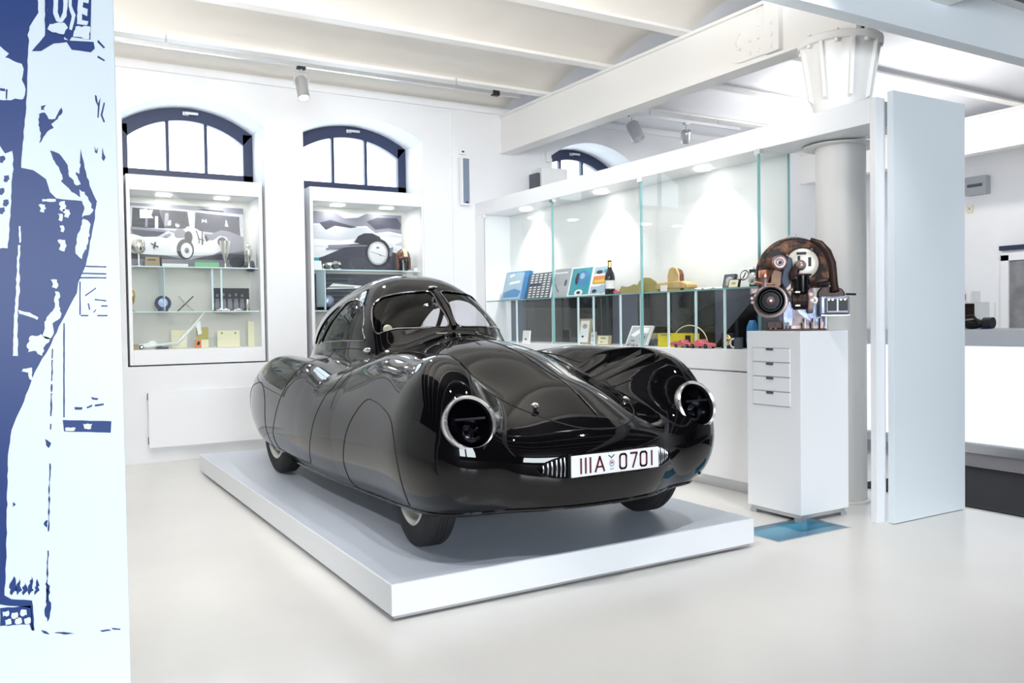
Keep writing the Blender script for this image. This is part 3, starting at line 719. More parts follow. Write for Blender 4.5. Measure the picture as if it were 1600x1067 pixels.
def on_ray(o, d):
    t = 0.
    o = np.array(o); d = np.array(d)
    while BF(*(o+d*t)) > 0 and t < .6: t += .002
    return o + d*t
lx = LN.cross(Vector((0, 0, 1))).normalized(); ly = lx.cross(LN).normalized() * -1
circ = []
for i in range(48):
    a = 2*pi*i/48; o = LC + LN*.25 + (lx*math.cos(a) + ly*math.sin(a))*(LRr*.93)
    circ.append(xyz2uv(on_ray(o, -LN)))
C['lamp'] = np.array(circ)
vmaxg = .75*pi
gr = [(0, .472), (.12, .471), (.22, .467), (.29, .455), (.345, .435), (.372, .412), (.35, .388), (.29, .372), (.2, .366), (.1, .364), (0, .364)]
C['grille'] = np.array([xz2uv(max(p[0], 0), p[1]) for p in smooth_closed(gr, 70, closed=False)]); C['grille'][0, 1] = vmaxg; C['grille'][-1, 1] = vmaxg
vmax = .75*pi
# bottom edge of the body
us = np.linspace(.30, 4.20, 90)
def bottom_v(u):
    lo, hi = .9, vmax
    for _ in range(24):
        mid = (lo+hi)/2; P = surf(np.array([u]), np.array([mid]))[0]
        if P[2] > ZB(np.array([P[1]]))[0]: lo = mid
        else: hi = mid
    return lo
# vectorised bisection for the bottom line
lo = np.full(us.shape, .9); hi = np.full(us.shape, vmax)
for _ in range(22):
    mid = (lo+hi)/2; P = surf(us, mid); g = P[:, 2] > ZB(P[:, 1]); lo = np.where(g, mid, lo); hi = np.where(g, hi, mid)
# front and rear end pieces run to v = vmax (centre line)
uf = np.linspace(0.02, .30, 60); vb = np.full(uf.shape, vmax)
Pf = surf(uf, vb); okf = Pf[:, 2] > ZB(Pf[:, 1]); ufm = uf[okf].max() if okf.any() else .02
ur = np.linspace(4.20, 4.44, 60); Pr = surf(ur, np.full(ur.shape, vmax)); okr = Pr[:, 2] > ZB(Pr[:, 1]); urm = ur[okr].min() if okr.any() else 4.44
C['bottom'] = None
def vec_bottom(u):
    lo = np.full(u.shape, .3); hi = np.full(u.shape, vmax)
    for _ in range(22):
        mid = (lo+hi)/2; P = surf(u, mid); g = P[:, 2] > ZB(P[:, 1]); lo = np.where(g, mid, lo); hi = np.where(g, hi, mid)
    return lo
ub = np.concatenate([ufm + (1.2-ufm)*(np.linspace(0, 1, 60)**2), np.linspace(1.22, 3.2, 70), urm - (urm-3.22)*(np.linspace(1, 0, 60)**2)])
vbm = vec_bottom(ub); vbm[0] = vmax; vbm[-1] = vmax
C['bottom'] = np.stack([ub, vbm], -1)

def inside(poly, pts):
    x, y = pts[:, 0], pts[:, 1]; r = np.zeros(len(pts), bool); n = len(poly); j = n-1
    for i in range(n):
        xi, yi = poly[i]; xj, yj = poly[j]
        c = ((yi > y) != (yj > y)) & (x < (xj-xi)*(y-yi)/((yj-yi) if yj != yi else 1e-12) + xi)
        r ^= c; j = i
    return r
# ---- triangulate the half body in parameter space with every joint line as a constraint
du = .021
gu = np.concatenate([[.0015, .008], np.arange(.02, 4.44, du), [4.4485]]); gv = np.arange(0, vmax, .021); gv = np.append(gv, vmax)
G = np.array([(u, v) for u in gu for v in gv])
allc = np.concatenate([c for c in C.values()])
from mathutils.kdtree import KDTree
kd = KDTree(len(allc))
for i, p in enumerate(allc): kd.insert((p[0], p[1], 0), i)
kd.balance()
keep = [i for i, p in enumerate(G) if kd.find((p[0], p[1], 0))[2] > .008]
G = G[keep]
verts = [tuple(p) for p in G]; edges = []
for k_, c in C.items():
    n0 = len(verts); verts += [tuple(p) for p in c]; n = len(c)
    edges += [(n0+i, n0+i+1) for i in range(n-1)]
    if k_ not in ('hood', 'grille', 'bottom'): edges.append((n0+n-1, n0))
V2, _, F2, *_r = delaunay_2d_cdt([Vector(p) for p in verts], edges, [], 0, 1e-6)
V2 = np.array([tuple(v) for v in V2]); F2 = np.array([tuple(f) for f in F2])
cen = V2[F2].mean(1)
bi = np.interp(cen[:, 0], ub, vbm, left=9, right=9)
below = cen[:, 1] > bi
def closedpoly(c, v0=0.): return np.vstack([c, [(c[-1][0], v0), (c[0][0], v0)]])
reg = np.zeros(len(F2), int)  # 0 body
names = ['body_shell', 'hood', 'windshield', 'door', 'side_window', 'quarter_window', 'front_wheel_cover', 'rear_wheel_cover', 'lamp', 'grille']
reg[inside(closedpoly(C['hood'], -.05), cen)] = 1
for k_, nm in ((2, 'windshield'), (3, 'door'), (4, 'side_window'), (5, 'quarter_window'), (6, 'front_cover'), (7, 'rear_cover'), (8, 'lamp')):
    reg[inside(C[nm], cen)] = k_
gp = C['grille']; gpl = np.vstack([gp, [(gp[-1][0], vmax+.1), (gp[-1][0], vmax+.1)]])
gx = surf(cen[:, 0], cen[:, 1])
top_ = np.interp(gx[:, 0], [p[0] for p in gr[:6]], [p[1] for p in gr[:6]]); bot_ = np.interp(gx[:, 0], [p[0] for p in gr[:4:-1]], [p[1] for p in gr[:4:-1]])
reg[(gx[:, 1] < -.3) & (gx[:, 0] < .372) & (gx[:, 2] < top_) & (gx[:, 2] > bot_)] = 9
reg[below] = -1
V3 = surf(V2[:, 0], V2[:, 1]); V3[V2[:, 1] < 1e-6, 0] = 0; V3[V2[:, 1] > vmax-1e-6, 0] = 0
NR = grad(V3); NR[np.abs(V3[:, 0]) < 1e-9, 0] = 0; NR /= np.linalg.norm(NR, axis=1, keepdims=True)

car = thing('vintage_car', (2.305, 3.60, .1525), 'glossy black streamlined vintage coupe with covered wheels on the white platform', 'car')
def panel(name, mask, mt, sides=(1, -1), merge=False, inset=0., parent=car, thick=0.):
    objs = []
    fs = F2[mask]; used = np.unique(fs); mp = {int(u): i for i, u in enumerate(used)}
    P = V3[used] - NR[used]*inset; N = NR[used]
    f1 = np.array([[mp[int(i)] for i in f] for f in fs])
    # orientation
    a = P[f1[:, 1]]-P[f1[:, 0]]; b = P[f1[:, 2]]-P[f1[:, 0]]; nn = np.cross(a, b)
    fl = (nn*N[f1[:, 0]]).sum(1) < 0; f1[fl] = f1[fl][:, ::-1]
    Pm = P*[-1, 1, 1]; Nm = N*[-1, 1, 1]; f2 = f1[:, ::-1]
    sets = []
    if merge:
        cl = np.abs(P[:, 0]) < 1e-9; idx = np.where(cl, np.arange(len(P)), len(P) + np.cumsum(~cl) - 1)
        sets.append((np.vstack([P, Pm[~cl]]), np.vstack([N, Nm[~cl]]), np.vstack([f1, idx[f2]])))
    else:
        if 1 in sides: sets.append((P, N, f1))
        if -1 in sides: sets.append((Pm, Nm, f2))
    for p, n, f in sets:
        me = bpy.data.meshes.new(name); me.from_pydata(p.tolist(), [], f.tolist()); me.materials.append(M[mt]); me.update()
        me.polygons.foreach_set('use_smooth', [True]*len(me.polygons))
        me.normals_split_custom_set_from_vertices(n.tolist())
        o = bpy.data.objects.new(name, me); COL.objects.link(o); o.parent = parent; objs.append(o)
    return objs
panel('body_shell', reg == 0, 'paint', merge=True)
panel('hood', reg == 1, 'paint', merge=True)
dr = panel('door', reg == 3, 'paint')
panel('front_wheel_cover', reg == 6, 'paint'); panel('rear_wheel_cover', reg == 7, 'paint')
for nm, k_ in (('windshield', 2), ('side_window', 4), ('quarter_window', 5)):
    panel(nm, reg == k_, 'carglass', inset=.004)
def curve3(c, off=0., side=1):
    P = surf(c[:, 0], c[:, 1]); N = grad(P); P = P + N*off; P[:, 0] *= side; return [Vector(p) for p in P]
def seamline(name, c, r, mt, closed, off, sides=(1, -1)):
    for s in sides:
        MB().tube(curve3(c, off, s), r, n=6, closed=closed).build(name, mt, car, smooth=True)
hc = C['hood']; full = curve3(hc, 0, 1); fullm = curve3(hc[1:-1][::-1], -.0008, -1)
MB().tube(full + fullm, .0042, n=6, closed=True).build('hood_gap', 'seam', car, smooth=True)
seamline('door_gap', C['door'], .0038, 'seam', True, -.001)
seamline('wheel_cover_gap', C['front_cover'], .0038, 'seam', True, -.001)
seamline('wheel_cover_gap', C['rear_cover'], .0038, 'seam', True, -.001)
M['windowtrim'] = mat('dark_chrome_trim', (.35, .35, .37), .12, metal=1)
seamline('window_trim', C['windshield'], .0050, 'windowtrim', True, .002)
seamline('window_trim', C['side_window'], .0045, 'windowtrim', True, .001)
seamline('window_trim', C['quarter_window'], .0040, 'windowtrim', True, .001)
# louver seam behind the front cover
lv = np.array([yz2uv(*p) for p in [(.967, .575), (.985, .661), (.965, .745), (.99, .80)]])
seamline('cowl_gap', smooth_closed(lv, 24, closed=False), .0026, 'seam', False, -.001)
# hood centre ridge
rdg = [Vector(p) for p in surf(np.linspace(.085, 1.60, 60), np.full(60, 0.0001)) + np.array([0, 0, -.003])]
MB().tube(rdg, [.001]+[.0075]*58+[.001], n=8).build('hood_ridge', 'paint', car, smooth=True)
# sill lip along the bottom edge
bl = C['bottom'][0:-6]
for s in (1, -1):
    P = curve3(bl, -.002, s)
    MB().tube(P, .011, n=8).build('sill_lip', 'paint', car, smooth=True)
# belly pan
bp = curve3(C['bottom'][::3], -.012, 1)
b = MB(); n = len(bp)
b.add([(p.x, p.y, p.z+.012) for p in bp] + [(-p.x, p.y, p.z+.012) for p in bp], [(i, i+1, n+i+1, n+i) for i in range(n-1)])
b.build('belly_pan', 'inner', car)

# headlamps
def lampset(s):
    c = Vector((LC.x*s, LC.y, LC.z)); n = Vector((LN.x*s, LN.y, LN.z)); c = c + n*.010
    MB().lathe([(LRr-.014, -.03), (LRr-.012, .012), (LRr-.004, .019), (LRr+.004, .012), (LRr+.006, -.004), (LRr+.002, -.03)], c=c, ax=n, n=56).build('headlamp_ring', 'alu' if False else 'lampring', car, smooth=True)
    MB().lathe([(0, .038), (.03, .036), (.06, .030), (.09, .020), (LRr-.011, .006)], c=c, ax=n, n=48).build('headlamp_lens', 'lens', car, smooth=True)
    MB().lathe([(LRr-.010, 0), (.10, -.03), (.06, -.07), (.0, -.085)], c=c, ax=n, n=40).build('headlamp_bowl', 'bowl', car, smooth=True)
    t = n.cross(Vector((0, 0, 1))).normalized(); u2 = t.cross(n).normalized()
    if u2.z < 0: u2 = -u2
    b = MB()
    MB().cyl(c - t*.072 + u2*.018 + n*.012, c + t*.072 + u2*.018 + n*.012, .0055, n=10).build('lamp_bar', 'alu', car, smooth=True)
    MB().lathe([(0, .012), (.028, .008), (.045, -.012)], c=c - u2*.035 + t*.01*s, ax=n, n=24).build('lamp_reflector', 'chrome', car, smooth=True)
    q = c - u2*(LRr+.012)
    MB().cyl(q - n*.012, q + n*.014, .0075, n=12).build('ring_screw', 'chrome', car, smooth=True)
    for a in (.2, 1.3, 2.6):
        q = c + (t*math.cos(a) + u2*math.sin(a))*LRr + n*.012
        MB().sphere(q, .006, n=8).build('ring_clip', 'chrome', car, smooth=True)
M['lampring'] = mat('satin_silver_ring', (.80, .79, .78), .22, metal=.85)
M['bowl'] = mat('dark_lamp_bowl', (.01, .01, .013), .2)
for s in (-1, 1): lampset(s)

M['grbar'] = mat('grille_bar_metal', (.42, .42, .46), .2, metal=.9)
# grille recess, bars and number plate
gy = -.555
MB().box(-.33, .33, -.50, -.44, .36, .475).build('grille_recess', 'black', car)
gt = curve3(C['grille'][1:-1], .001, 1); gtm = curve3(C['grille'][1:-1][::-1], .001, -1)
MB().tube(gt + gtm, .0045, n=8, closed=True).build('grille_trim', 'paint', car, smooth=True)
for s in (-1, 1):
    for i in range(6):
        x = .258 + i*.018
        zt = np.interp(x, [p[0] for p in gr[:6]], [p[1] for p in gr[:6]]) - .004; zb = np.interp(x, [p[0] for p in gr[:4:-1]], [p[1] for p in gr[:4:-1]]) + .004
        yv = xz2y = None
        yv = -.8
        while BF(x, yv, .42) > 0 and yv < 0: yv += .003
        MB().tube([(s*x, yv+.004, zb), (s*x, yv-.002, (zb+zt)/2), (s*x, yv+.004, zt)], .0042, n=8).build('grille_bar', 'chrome' if False else 'grbar', car, smooth=True)
# number plate: lettering IIIA 0701
np_ = thing('number_plate_stub', (0, 0, 0), None, None) if False else None
py0 = -.603
pb = MB().box(-.243, .243, py0, py0+.010, .372, .466).build('number_plate', 'plate', car, bevel=.003)
MB().box(-.25, .25, py0+.010, py0+.05, .366, .472).build('plate_backing', 'gloss', car, bevel=.006)
def stroke(pts, w, parent, mt, closed=False, y=py0-.0006):
    b = MB(); n = len(pts)
    for i in range(n if closed else n-1):
        p, q = Vector((pts[i][0], pts[i][1])), Vector((pts[(i+1) % n][0], pts[(i+1) % n][1]))
        d = (q-p).normalized(); nn = Vector((-d.y, d.x))*w/2; p2, q2 = p - d*w*.3, q + d*w*.3
        b.prism([tuple(p2+nn), tuple(q2+nn), tuple(q2-nn), tuple(p2-nn)], .0006, ((0, y, 0), (1, 0, 0), (0, 0, 1)))
    return b
zc_, hh, ww = .419, .032, .0095
def rr(x, w):
    pts = []
    for a0, cx_, cz_ in ((0, x+w/2-.012, zc_+hh-.012), (pi/2, x-w/2+.012, zc_+hh-.012), (pi, x-w/2+.012, zc_-hh+.012), (3*pi/2, x+w/2-.012, zc_-hh+.012)):
        pts += [(cx_+.012*math.cos(a0+pi/2*k/4), cz_+.012*math.sin(a0+pi/2*k/4)) for k in range(5)]
    return pts
for x in (-.195, -.170, -.145): stroke([(x, zc_-hh), (x, zc_+hh)], ww, pb, 'maroon').build('numeral', 'maroon', pb)
stroke([(-.118, zc_-hh), (-.094, zc_+hh), (-.070, zc_-hh)], ww, pb, 'maroon').build('letter', 'maroon', pb)
stroke([(-.110, zc_-.012), (-.078, zc_-.012)], ww*.8, pb, 'maroon').build('letter', 'maroon', pb)
stroke(rr(.035, .036), ww, pb, 'm', True).build('numeral', 'maroon', pb)
stroke([(.078, zc_+hh), (.114, zc_+hh), (.090, zc_-hh)], ww, pb, 'm').build('numeral', 'maroon', pb)
stroke(rr(.152, .036), ww, pb, 'm', True).build('numeral', 'maroon', pb)
stroke([(.200, zc_-hh), (.200, zc_+hh)], ww, pb, 'm').build('numeral', 'maroon', pb)
stroke([(-.045, zc_+.034), (-.03, zc_+.022), (-.015, zc_+.034)], .005, pb, 'm').build('coat_of_arms', 'dgrey', pb)
stroke(ell(-.028, zc_-.002, .012, .014, 12), .004, pb, 'm', True).build('coat_of_arms', 'lblue', pb)
stroke([(-.032, zc_), (-.024, zc_)], .009, pb, 'm').build('coat_of_arms', 'red', pb)
stroke([(-.036, zc_-.028), (-.02, zc_-.028)], .006, pb, 'm').build('coat_of_arms', 'grey', pb)

# hood latches, wipers, badge, side lamps
for s in (-1, 1):
    p = Vector((s*.260, -.334, .647)); n = Vector((s*.15, -.45, .88)).normalized()
    MB().lathe([(.010, -.004), (.008, .010), (.016, .018), (.019, .024), (.014, .030), (0, .031)], c=p, ax=n, n=20).build('hood_latch', 'chrome', car, smooth=True)
    P = curve3(np.array([(.545+.008*i, 1.425) for i in range(10)]), .006, s)
    if s > 0: MB().tube(P, [.004, .009, .011, .012, .012, .012, .012, .011, .009, .004], n=10).build('side_marker', 'chrome', car, smooth=True)
P0 = curve3(np.array([(1.69, .10), (1.72, .22), (1.76, .33)]), .016, 1)
for s, pts in ((1, [(1.76, .10), (1.745, .22), (1.74, .36)]), (-1, [(1.76, .10), (1.745, .22), (1.74, .36)])):
    P = curve3(smooth_closed(pts, 16, closed=False), .014, s)
    MB().tube(P, .0045, n=6).build('wiper_blade', 'black', car, smooth=True)
    q = curve3(np.array([(1.70, .16)]), .0, s)[0]
    MB().cyl(q, q + Vector((0, -.01, .022)), .007, n=10).tube([q + Vector((0, -.006, .02)), P[len(P)//2]], .003, n=6).build('wiper_arm', 'chrome', car, smooth=True)
for s in (-1, 1):
    P = curve3(np.array([(1.965, .655), (1.99, .66), (2.02, .665), (2.05, .665)]), .006, s)
    MB().tube(P, [.012, .020, .018, .006], n=10).build('indicator_lamp', 'chrome', car, smooth=True)
    q = curve3(np.array([(1.80, .53)]), .004, s)[0]
MB().sphere(curve3(np.array([(1.84, .62)]), .004, -1)[0], .014, n=14, sz=.6).build('cowl_lamp', 'white', car, smooth=True)
# windshield centre post and its cap
mp_ = curve3(np.array([(1.79, 0.001), (1.86, .001), (1.93, .001), (2.0, .001), (2.06, .001)]), .002, 1)
MB().tube(mp_, [.017, .016, .015, .014, .012], n=10).build('centre_post', 'gloss', car, smooth=True)
q = curve3(np.array([(2.085, .001)]), .012, 1)[0]
MB().sphere(q, .022, n=12, sz=.5, sy=.8, sx=1.5).build('post_cap', 'chrome', car, smooth=True)
# interior
it = MB().box(-.36, .36, 1.10, 1.2, .78, .90).build('dashboard', 'inner', car, bevel=.02); MB().box(-.55, .55, 1.0, 2.9, .22, .26).build('cabin_floor', 'inner', car)
for s in (-1, 1):
    st = MB().box(s*.27-.22, s*.27+.22, 1.35, 1.85, .30, .46).build('seat', 'inner', car, bevel=.05)
    MB().box(s*.27-.21, s*.27+.21, 1.85, 2.0, .42, .88).build('seat_back', 'inner', car, bevel=.05)
MB().box(-.22, .22, 2.6, 2.66, .3, .90).build('rear_bulkhead', 'inner', car)
ang = Matrix.Rotation(.5, 4, 'X')
sw = [Vector((-.27, 1.28, .82)) + ang @ Vector((.19*math.cos(2*pi*k/32), 0, .19*math.sin(2*pi*k/32))) for k in range(32)]
MB().tube(sw, .011, n=8, closed=True).tube([sw[0], sw[16]], .008).tube([(-.27, 1.28, .82), (-.27, 1.12, .75)], .02).build('steering_wheel', 'gloss', car, smooth=True)
MB().sphere((0, 1.30, 1.16), .06, n=14, sy=.3, sz=.45).tube([(0, 1.30, 1.16), (0, 1.28, 1.225)], .006).build('rear_view_mirror', 'chrome', car, smooth=True)
q = surf(np.array([2.0]), np.array([.47]))[0]
MB().cyl((-.365, 1.15, 1.012), (-.362, 1.156, 1.015), .028, n=28).build('windshield_sticker', 'cream', car)

# wheels
def wheel(x, y, yaw):
    w = bpy.data.objects.new('wheel', None); COL.objects.link(w); w.parent = car; w.location = (x, y, .3235); w.rotation_euler = (0, 0, yaw)
    out = -1 if x < 0 else 1
    prof = [(.215, -.062), (.25, -.072), (.29, -.070), (.312, -.060), (.3215, -.045), (.3225, -.02)]
    tp = prof + [(.319, -.019), (.319, -.015), (.3225, -.014), (.3225, -.002), (.319, -.001), (.319, .001), (.3225, .002), (.3225, .014), (.319, .015), (.319, .019)] + [(r, -h) for r, h in prof[::-1]]
    MB().lathe(tp, ax=(1, 0, 0), n=64).build('tyre', 'tyre', w, smooth=True)
    s = out
    MB().lathe([(.214, s*.055), (.222, s*.066), (.214, s*.070), (.200, s*.060), (.185, s*.040), (.180, -s*.03)], ax=(1, 0, 0), n=56).build('rim', 'rim', w, smooth=True)
    MB().lathe([(.182, s*.030), (.165, s*.042), (.13, s*.036), (.09, s*.030), (.085, s*.055), (.0, s*.062)], ax=(1, 0, 0), n=48).build('wheel_disc', 'rim', w, smooth=True)
    return w
M['rim'] = mat('ivory_rim', (.62, .60, .56), .25, metal=.3)
wheel(-.650, 0.05, math.radians(-6)); wheel(.650, 0.05, math.radians(-6)); wheel(-.655, 2.40, 0); wheel(.655, 2.40, 0)
for y in (0.05, 2.4): MB().cyl((-.6, y, .32), (.6, y, .32), .03).build('axle', 'inner', car)
# ================================================================ THINGS IN THE CASES
def sit(name, loc, lab, cat, group=None, rz=0.): return thing(name, loc, lab, cat, group, rz)
SX = XP + .15      # middle of the showcase shelves
def leaning(name, px0, px1, pyt, pyb, X, z0, lab, cat, mts, draw=None, tilt=.25, th=.018, group=None):
    """board or book on the showcase shelf leaning back; draw(mb, w, h) adds its print in the board plane"""
    y1 = atX(px0, pyb, X).y; y0 = atX(px1, pyb, X).y; w = y1 - y0
    h = (atX(px0, pyt, X).z - atX(px0, pyb, X).z)
    o = sit(name, (X, (y0+y1)/2, z0), lab, cat, group)
    R = Matrix.Rotation(tilt, 4, 'Y')
    R = Matrix(((0, math.sin(tilt), math.cos(tilt)*-1, 0), (-1, 0, 0, 0), (0, math.cos(tilt), math.sin(tilt), 0), (0, 0, 0, 1)))
    # local x -> -Y (left to right seen from the aisle), local y -> up (leaning back), local z -> towards the aisle
    R = R @ Matrix.Translation((-w/2, 0, 0))
    b = MB().box(0, w, 0, h, -th, 0, M4=R); bo = b.build('board' if cat != 'book' else 'cover', mts[0], o)
    if draw:
        p = MB(); draw(p, w, h, R); p.build('print', mts, o, tri=True)
    return o, w, h, R
def flat(p, R, poly, mi, k):
    v = [R @ Vector((q[0], q[1], .0004*k)) for q in poly]
    n = len(v); p.add(v, [tuple(range(n))], mi)
ZS = 1.415
def d_book(p, w, h, R):
    flat(p, R, [(.02*w, .03*h), (.80*w, .03*h), (.80*w, .97*h), (.02*w, .97*h)], 1, 1)
    flat(p, R, [(.05*w, .10*h), (.7*w, .10*h), (.78*w, .30*h), (.5*w, .4*h), (.2*w, .33*h), (.05*w, .28*h)], 2, 2)
    flat(p, R, [(.2*w, .55*h), (.7*w, .60*h), (.65*w, .68*h), (.25*w, .64*h)], 3, 3)
    flat(p, R, [(.18*w, .8*h), (.4*w, .86*h), (.36*w, .93*h), (.2*w, .9*h)], 3, 3)
leaning('picture_book', 783, 819, 421, 466, SX-.05, ZS, 'blue book with pale cover standing at the far end of the glass shelf', 'book', ['blue', 'lblue', 'blue', 'white'], d_book, th=.04)
def d_cells(p, w, h, R):
    flat(p, R, [(0, 0), (w, 0), (w, h), (0, h)], 1, 1)
    for r in range(10):
        for c in range(5):
            if r == 5 and c < 3: continue
            x = w*(.08 + .18*c); y = h*(.05 + .094*r)
            flat(p, R, [(x, y), (x+w*.11, y+h*.01), (x+w*.11, y+h*.055), (x, y+h*.045)], 2, 2)
    flat(p, R, [(.06*w, .50*h), (.52*w, .52*h), (.52*w, .6*h), (.06*w, .58*h)], 3, 2)
leaning('chart_board', 821, 858, 425, 466, SX-.04, ZS, 'dark board with rows of small white pictures on the glass shelf', 'board', ['white', 'dgrey', 'white', 'navy'], d_cells)
def d_greyb(p, w, h, R):
    flat(p, R, [(.05*w, .84*h), (.85*w, .84*h), (.85*w, .89*h), (.05*w, .89*h)], 1, 1)
    flat(p, R, [(.12*w, .5*h), (.16*w, .5*h), (.5*w, .2*h), (.45*w, .18*h)], 2, 1); flat(p, R, ell(.82*w, .5*h, .08*w, .12*h), 2, 1)
leaning('catalogue', 859, 884, 416, 462, SX-.02, ZS, 'grey catalogue leaning between the picture chart and the teal print board', 'book', ['grey', 'white', 'dgrey'], d_greyb)
def d_teal(p, w, h, R):
    flat(p, R, [(.04*w, .06*h), (.56*w, .06*h), (.56*w, .95*h), (.04*w, .95*h)], 1, 1)
    flat(p, R, ell(.36*w, .6*h, .15*w, .27*h), 2, 2); flat(p, R, ell(.33*w, .68*h, .06*w, .1*h), 3, 3); flat(p, R, ell(.2*w, .6*h, .05*w, .2*h), 4, 2)
    flat(p, R, ell(.30*w, .13*h, .11*w, .11*h), 0, 4); flat(p, R, ell(.30*w, .13*h, .05*w, .05*h), 4, 5)
    flat(p, R, [(.62*w, .38*h), (.95*w, .38*h), (.95*w, .64*h), (.62*w, .64*h)], 5, 1); flat(p, R, [(.66*w, .42*h), (.92*w, .42*h), (.92*w, .52*h), (.66*w, .50*h)], 6, 2)
    flat(p, R, [(.62*w, .70*h), (.97*w, .70*h), (.97*w, .93*h), (.62*w, .93*h)], 7, 1); flat(p, R, ell(.75*w, .76*h, .08*w, .06*h), 4, 2); flat(p, R, ell(.9*w, .78*h, .05*w, .06*h), 1, 2)
    flat(p, R, [(.6*w, .06*h), (.8*w, .06*h), (.8*w, .3*h), (.6*w, .3*h)], 7, 1); flat(p, R, ell(.88*w, .2*h, .1*w, .15*h), 3, 2); flat(p, R, ell(.7*w, .15*h, .06*w, .06*h), 4, 3)
leaning('illustrated_board', 885, 946, 414, 462, SX-.02, ZS, 'white board with a teal balloon and yellow pictures beside the dark bottle', 'board', ['white', 'teal', 'blue', 'lblue', 'ink', 'orange', 'yellow', 'lblue'], d_teal)
p = atX(953, 455, SX-.06)
bt = sit('champagne_bottle', (SX-.06, p.y, ZS), 'dark champagne bottle with white label on the glass shelf', 'bottle')
MB().lathe([(0, 0), (.042, 0), (.044, .01), (.044, .14), (.038, .175), (.02, .215), (.0145, .25), (.0145, .275), (.017, .278), (.017, .288), (0, .29)], n=28).build('bottle_body', 'gloss', bt, smooth=True)
MB().lathe([(.0175, .225), (.0165, .292), (0, .294)], n=20).build('foil_cap', 'gold', bt, smooth=True)
MB().lathe([(.0448, .05), (.0448, .12)], n=20, a0=2.2, a1=4.6).build('label', 'white', bt, smooth=True)
# model cars
def model_car(name, loc, L, lab, mt, grp=None, rz=pi/2, flatcut=False, cab=True):
    o = sit(name, loc, lab, 'model car' if not flatcut else 'model', grp, rz)
    prof = [(-.5, .06), (-.5, .13), (-.44, .18), (-.2, .20), (-.1, .22), (0.0, .31), (.12, .31), (.25, .20), (.42, .17), (.5, .12), (.5, .06)]
    pl = [(x*L, z*L) for x, z in prof]
    th = .36*L if not flatcut else .006
    b = MB().prism(pl, -th, ((0, -th/2, 0), (1, 0, 0), (0, 0, 1)))
    b.build('body', mt, o, bevel=.0 if flatcut else .04*L)
    if not flatcut:
        for sx in (-.32, .32):
            for sy in (-1, 1):
                MB().cyl((sx*L, sy*th*.42, .08*L), (sx*L, sy*th*.53, .08*L), .08*L, n=18).build('wheel', 'black', o, smooth=True)
                MB().cyl((sx*L, sy*th*.53, .08*L), (sx*L, sy*th*.55, .08*L), .045*L, n=14).build('hubcap', 'chrome', o, smooth=True)
    return o
def atS(px, py, X, z): q = atX(px, py, X); return (X, q.y, z)
model_car('model_car', atS(966, 455, SX-.04, ZS), .13, 'small pinkish red model car on the glass shelf beside the bottle', 'pink')
def cutout(name, px0, px1, X, hgt, lab, poly):
    y1 = atX(px0, 450, X).y; y0 = atX(px1, 450, X).y; w = y1-y0
    o = sit(name, (X, (y0+y1)/2, ZS), lab, 'template')
    MB().prism([((.5-p[0])*w, p[1]*hgt) for p in poly], .006, ((0, 0, 0), (0, 1, 0), (0, 0, 1))).build('cut_sheet', 'olive', o, tri=True)
    MB().box(-.03, .03, -w*.3, w*.3, 0, .004).build('foot', 'olive', o)
cutout('brass_template', 968, 1000, SX-.06, .075, 'low wavy brass car template on the glass shelf', [(0, 0), (0, .5), (.1, .9), (.35, .75), (.5, .8), (.7, 1), (1, .8), (1, 0)])
cutout('brass_template', 994, 1028, SX-.02, .125, 'tall rounded brass car template on the glass shelf', [(0, 0), (0, .4), (.15, .8), (.4, 1), (.65, .95), (.9, .7), (1, .45), (1, 0)])
q = atS(1037, 447, SX-.07, ZS); o = sit('caption_card', q, 'small white caption card before the wooden model car', 'card'); MB().box(-.004, .004, -.035, .035, 0, .05).build('card', 'white', o); MB().box(-.004, .03, -.035, .035, 0, .003).build('foot', 'white', o)
q = atS(1058, 448, SX, ZS)
wm = sit('wooden_model_car', q, 'wooden model car with high curved seat back on the glass shelf', 'model car', None, pi/2)
MB().prism([(-.17, .02), (-.17, .05), (-.1, .075), (.0, .08), (.17, .07), (.2, .04), (.19, .02)], -.11, ((0, -.055, 0), (1, 0, 0), (0, 0, 1))).build('body', 'wood', wm, bevel=.008)
MB().box(-.16, .18, -.06, .06, 0, .02).build('baseboard', 'olive', wm)
MB().prism([(-.02, .075), (-.055, .075), (-.055, .13), (-.035, .165), (0, .18), (.035, .165), (.05, .12), (.05, .075)], -.05, ((0, -.025, 0), (1, 0, 0), (0, 0, 1))).build('seat', 'brown', wm, bevel=.008)
MB().prism([(-.065, .075), (-.065, .13), (-.04, .175), (0, .19), (.04, .175), (.06, .12), (.06, .075)], -.016, ((0, .03, 0), (1, 0, 0), (0, 0, 1))).build('fin', 'wood', wm, bevel=.004)
for sx in (-.12, .13): MB().cyl((sx, -.06, .022), (sx, .06, .022), .021, n=16).build('wheel', 'wood', wm, smooth=True)
for i, (px, w_, a) in enumerate(((1090, .05, .2), (1107, .045, -.3), (1121, .035, .1))):
    q = atS(px, 444, SX-.03, ZS); o = sit('loose_paper', q, ('curled white paper next to the wooden model car', 'crumpled white paper in the middle of the glass shelf', 'folded white paper in front of the dark framed picture')[i], 'paper', None, a)
    MB().add([(-.05, -w_, .001), (.05, -w_, .004), (.05, 0, .018), (-.05, 0, .012), (.05, w_, .003), (-.05, w_, .001)], [(0, 1, 2, 3), (3, 2, 4, 5)]).build('sheet', 'white', o)
def d_frame(p, w, h, R):
    flat(p, R, [(.08*w, .07*h), (.92*w, .07*h), (.92*w, .93*h), (.08*w, .93*h)], 1, 1); flat(p, R, ell(.5*w, .62*h, .28*w, .22*h), 2, 2); flat(p, R, ell(.45*w, .35*h, .2*w, .14*h), 3, 3)
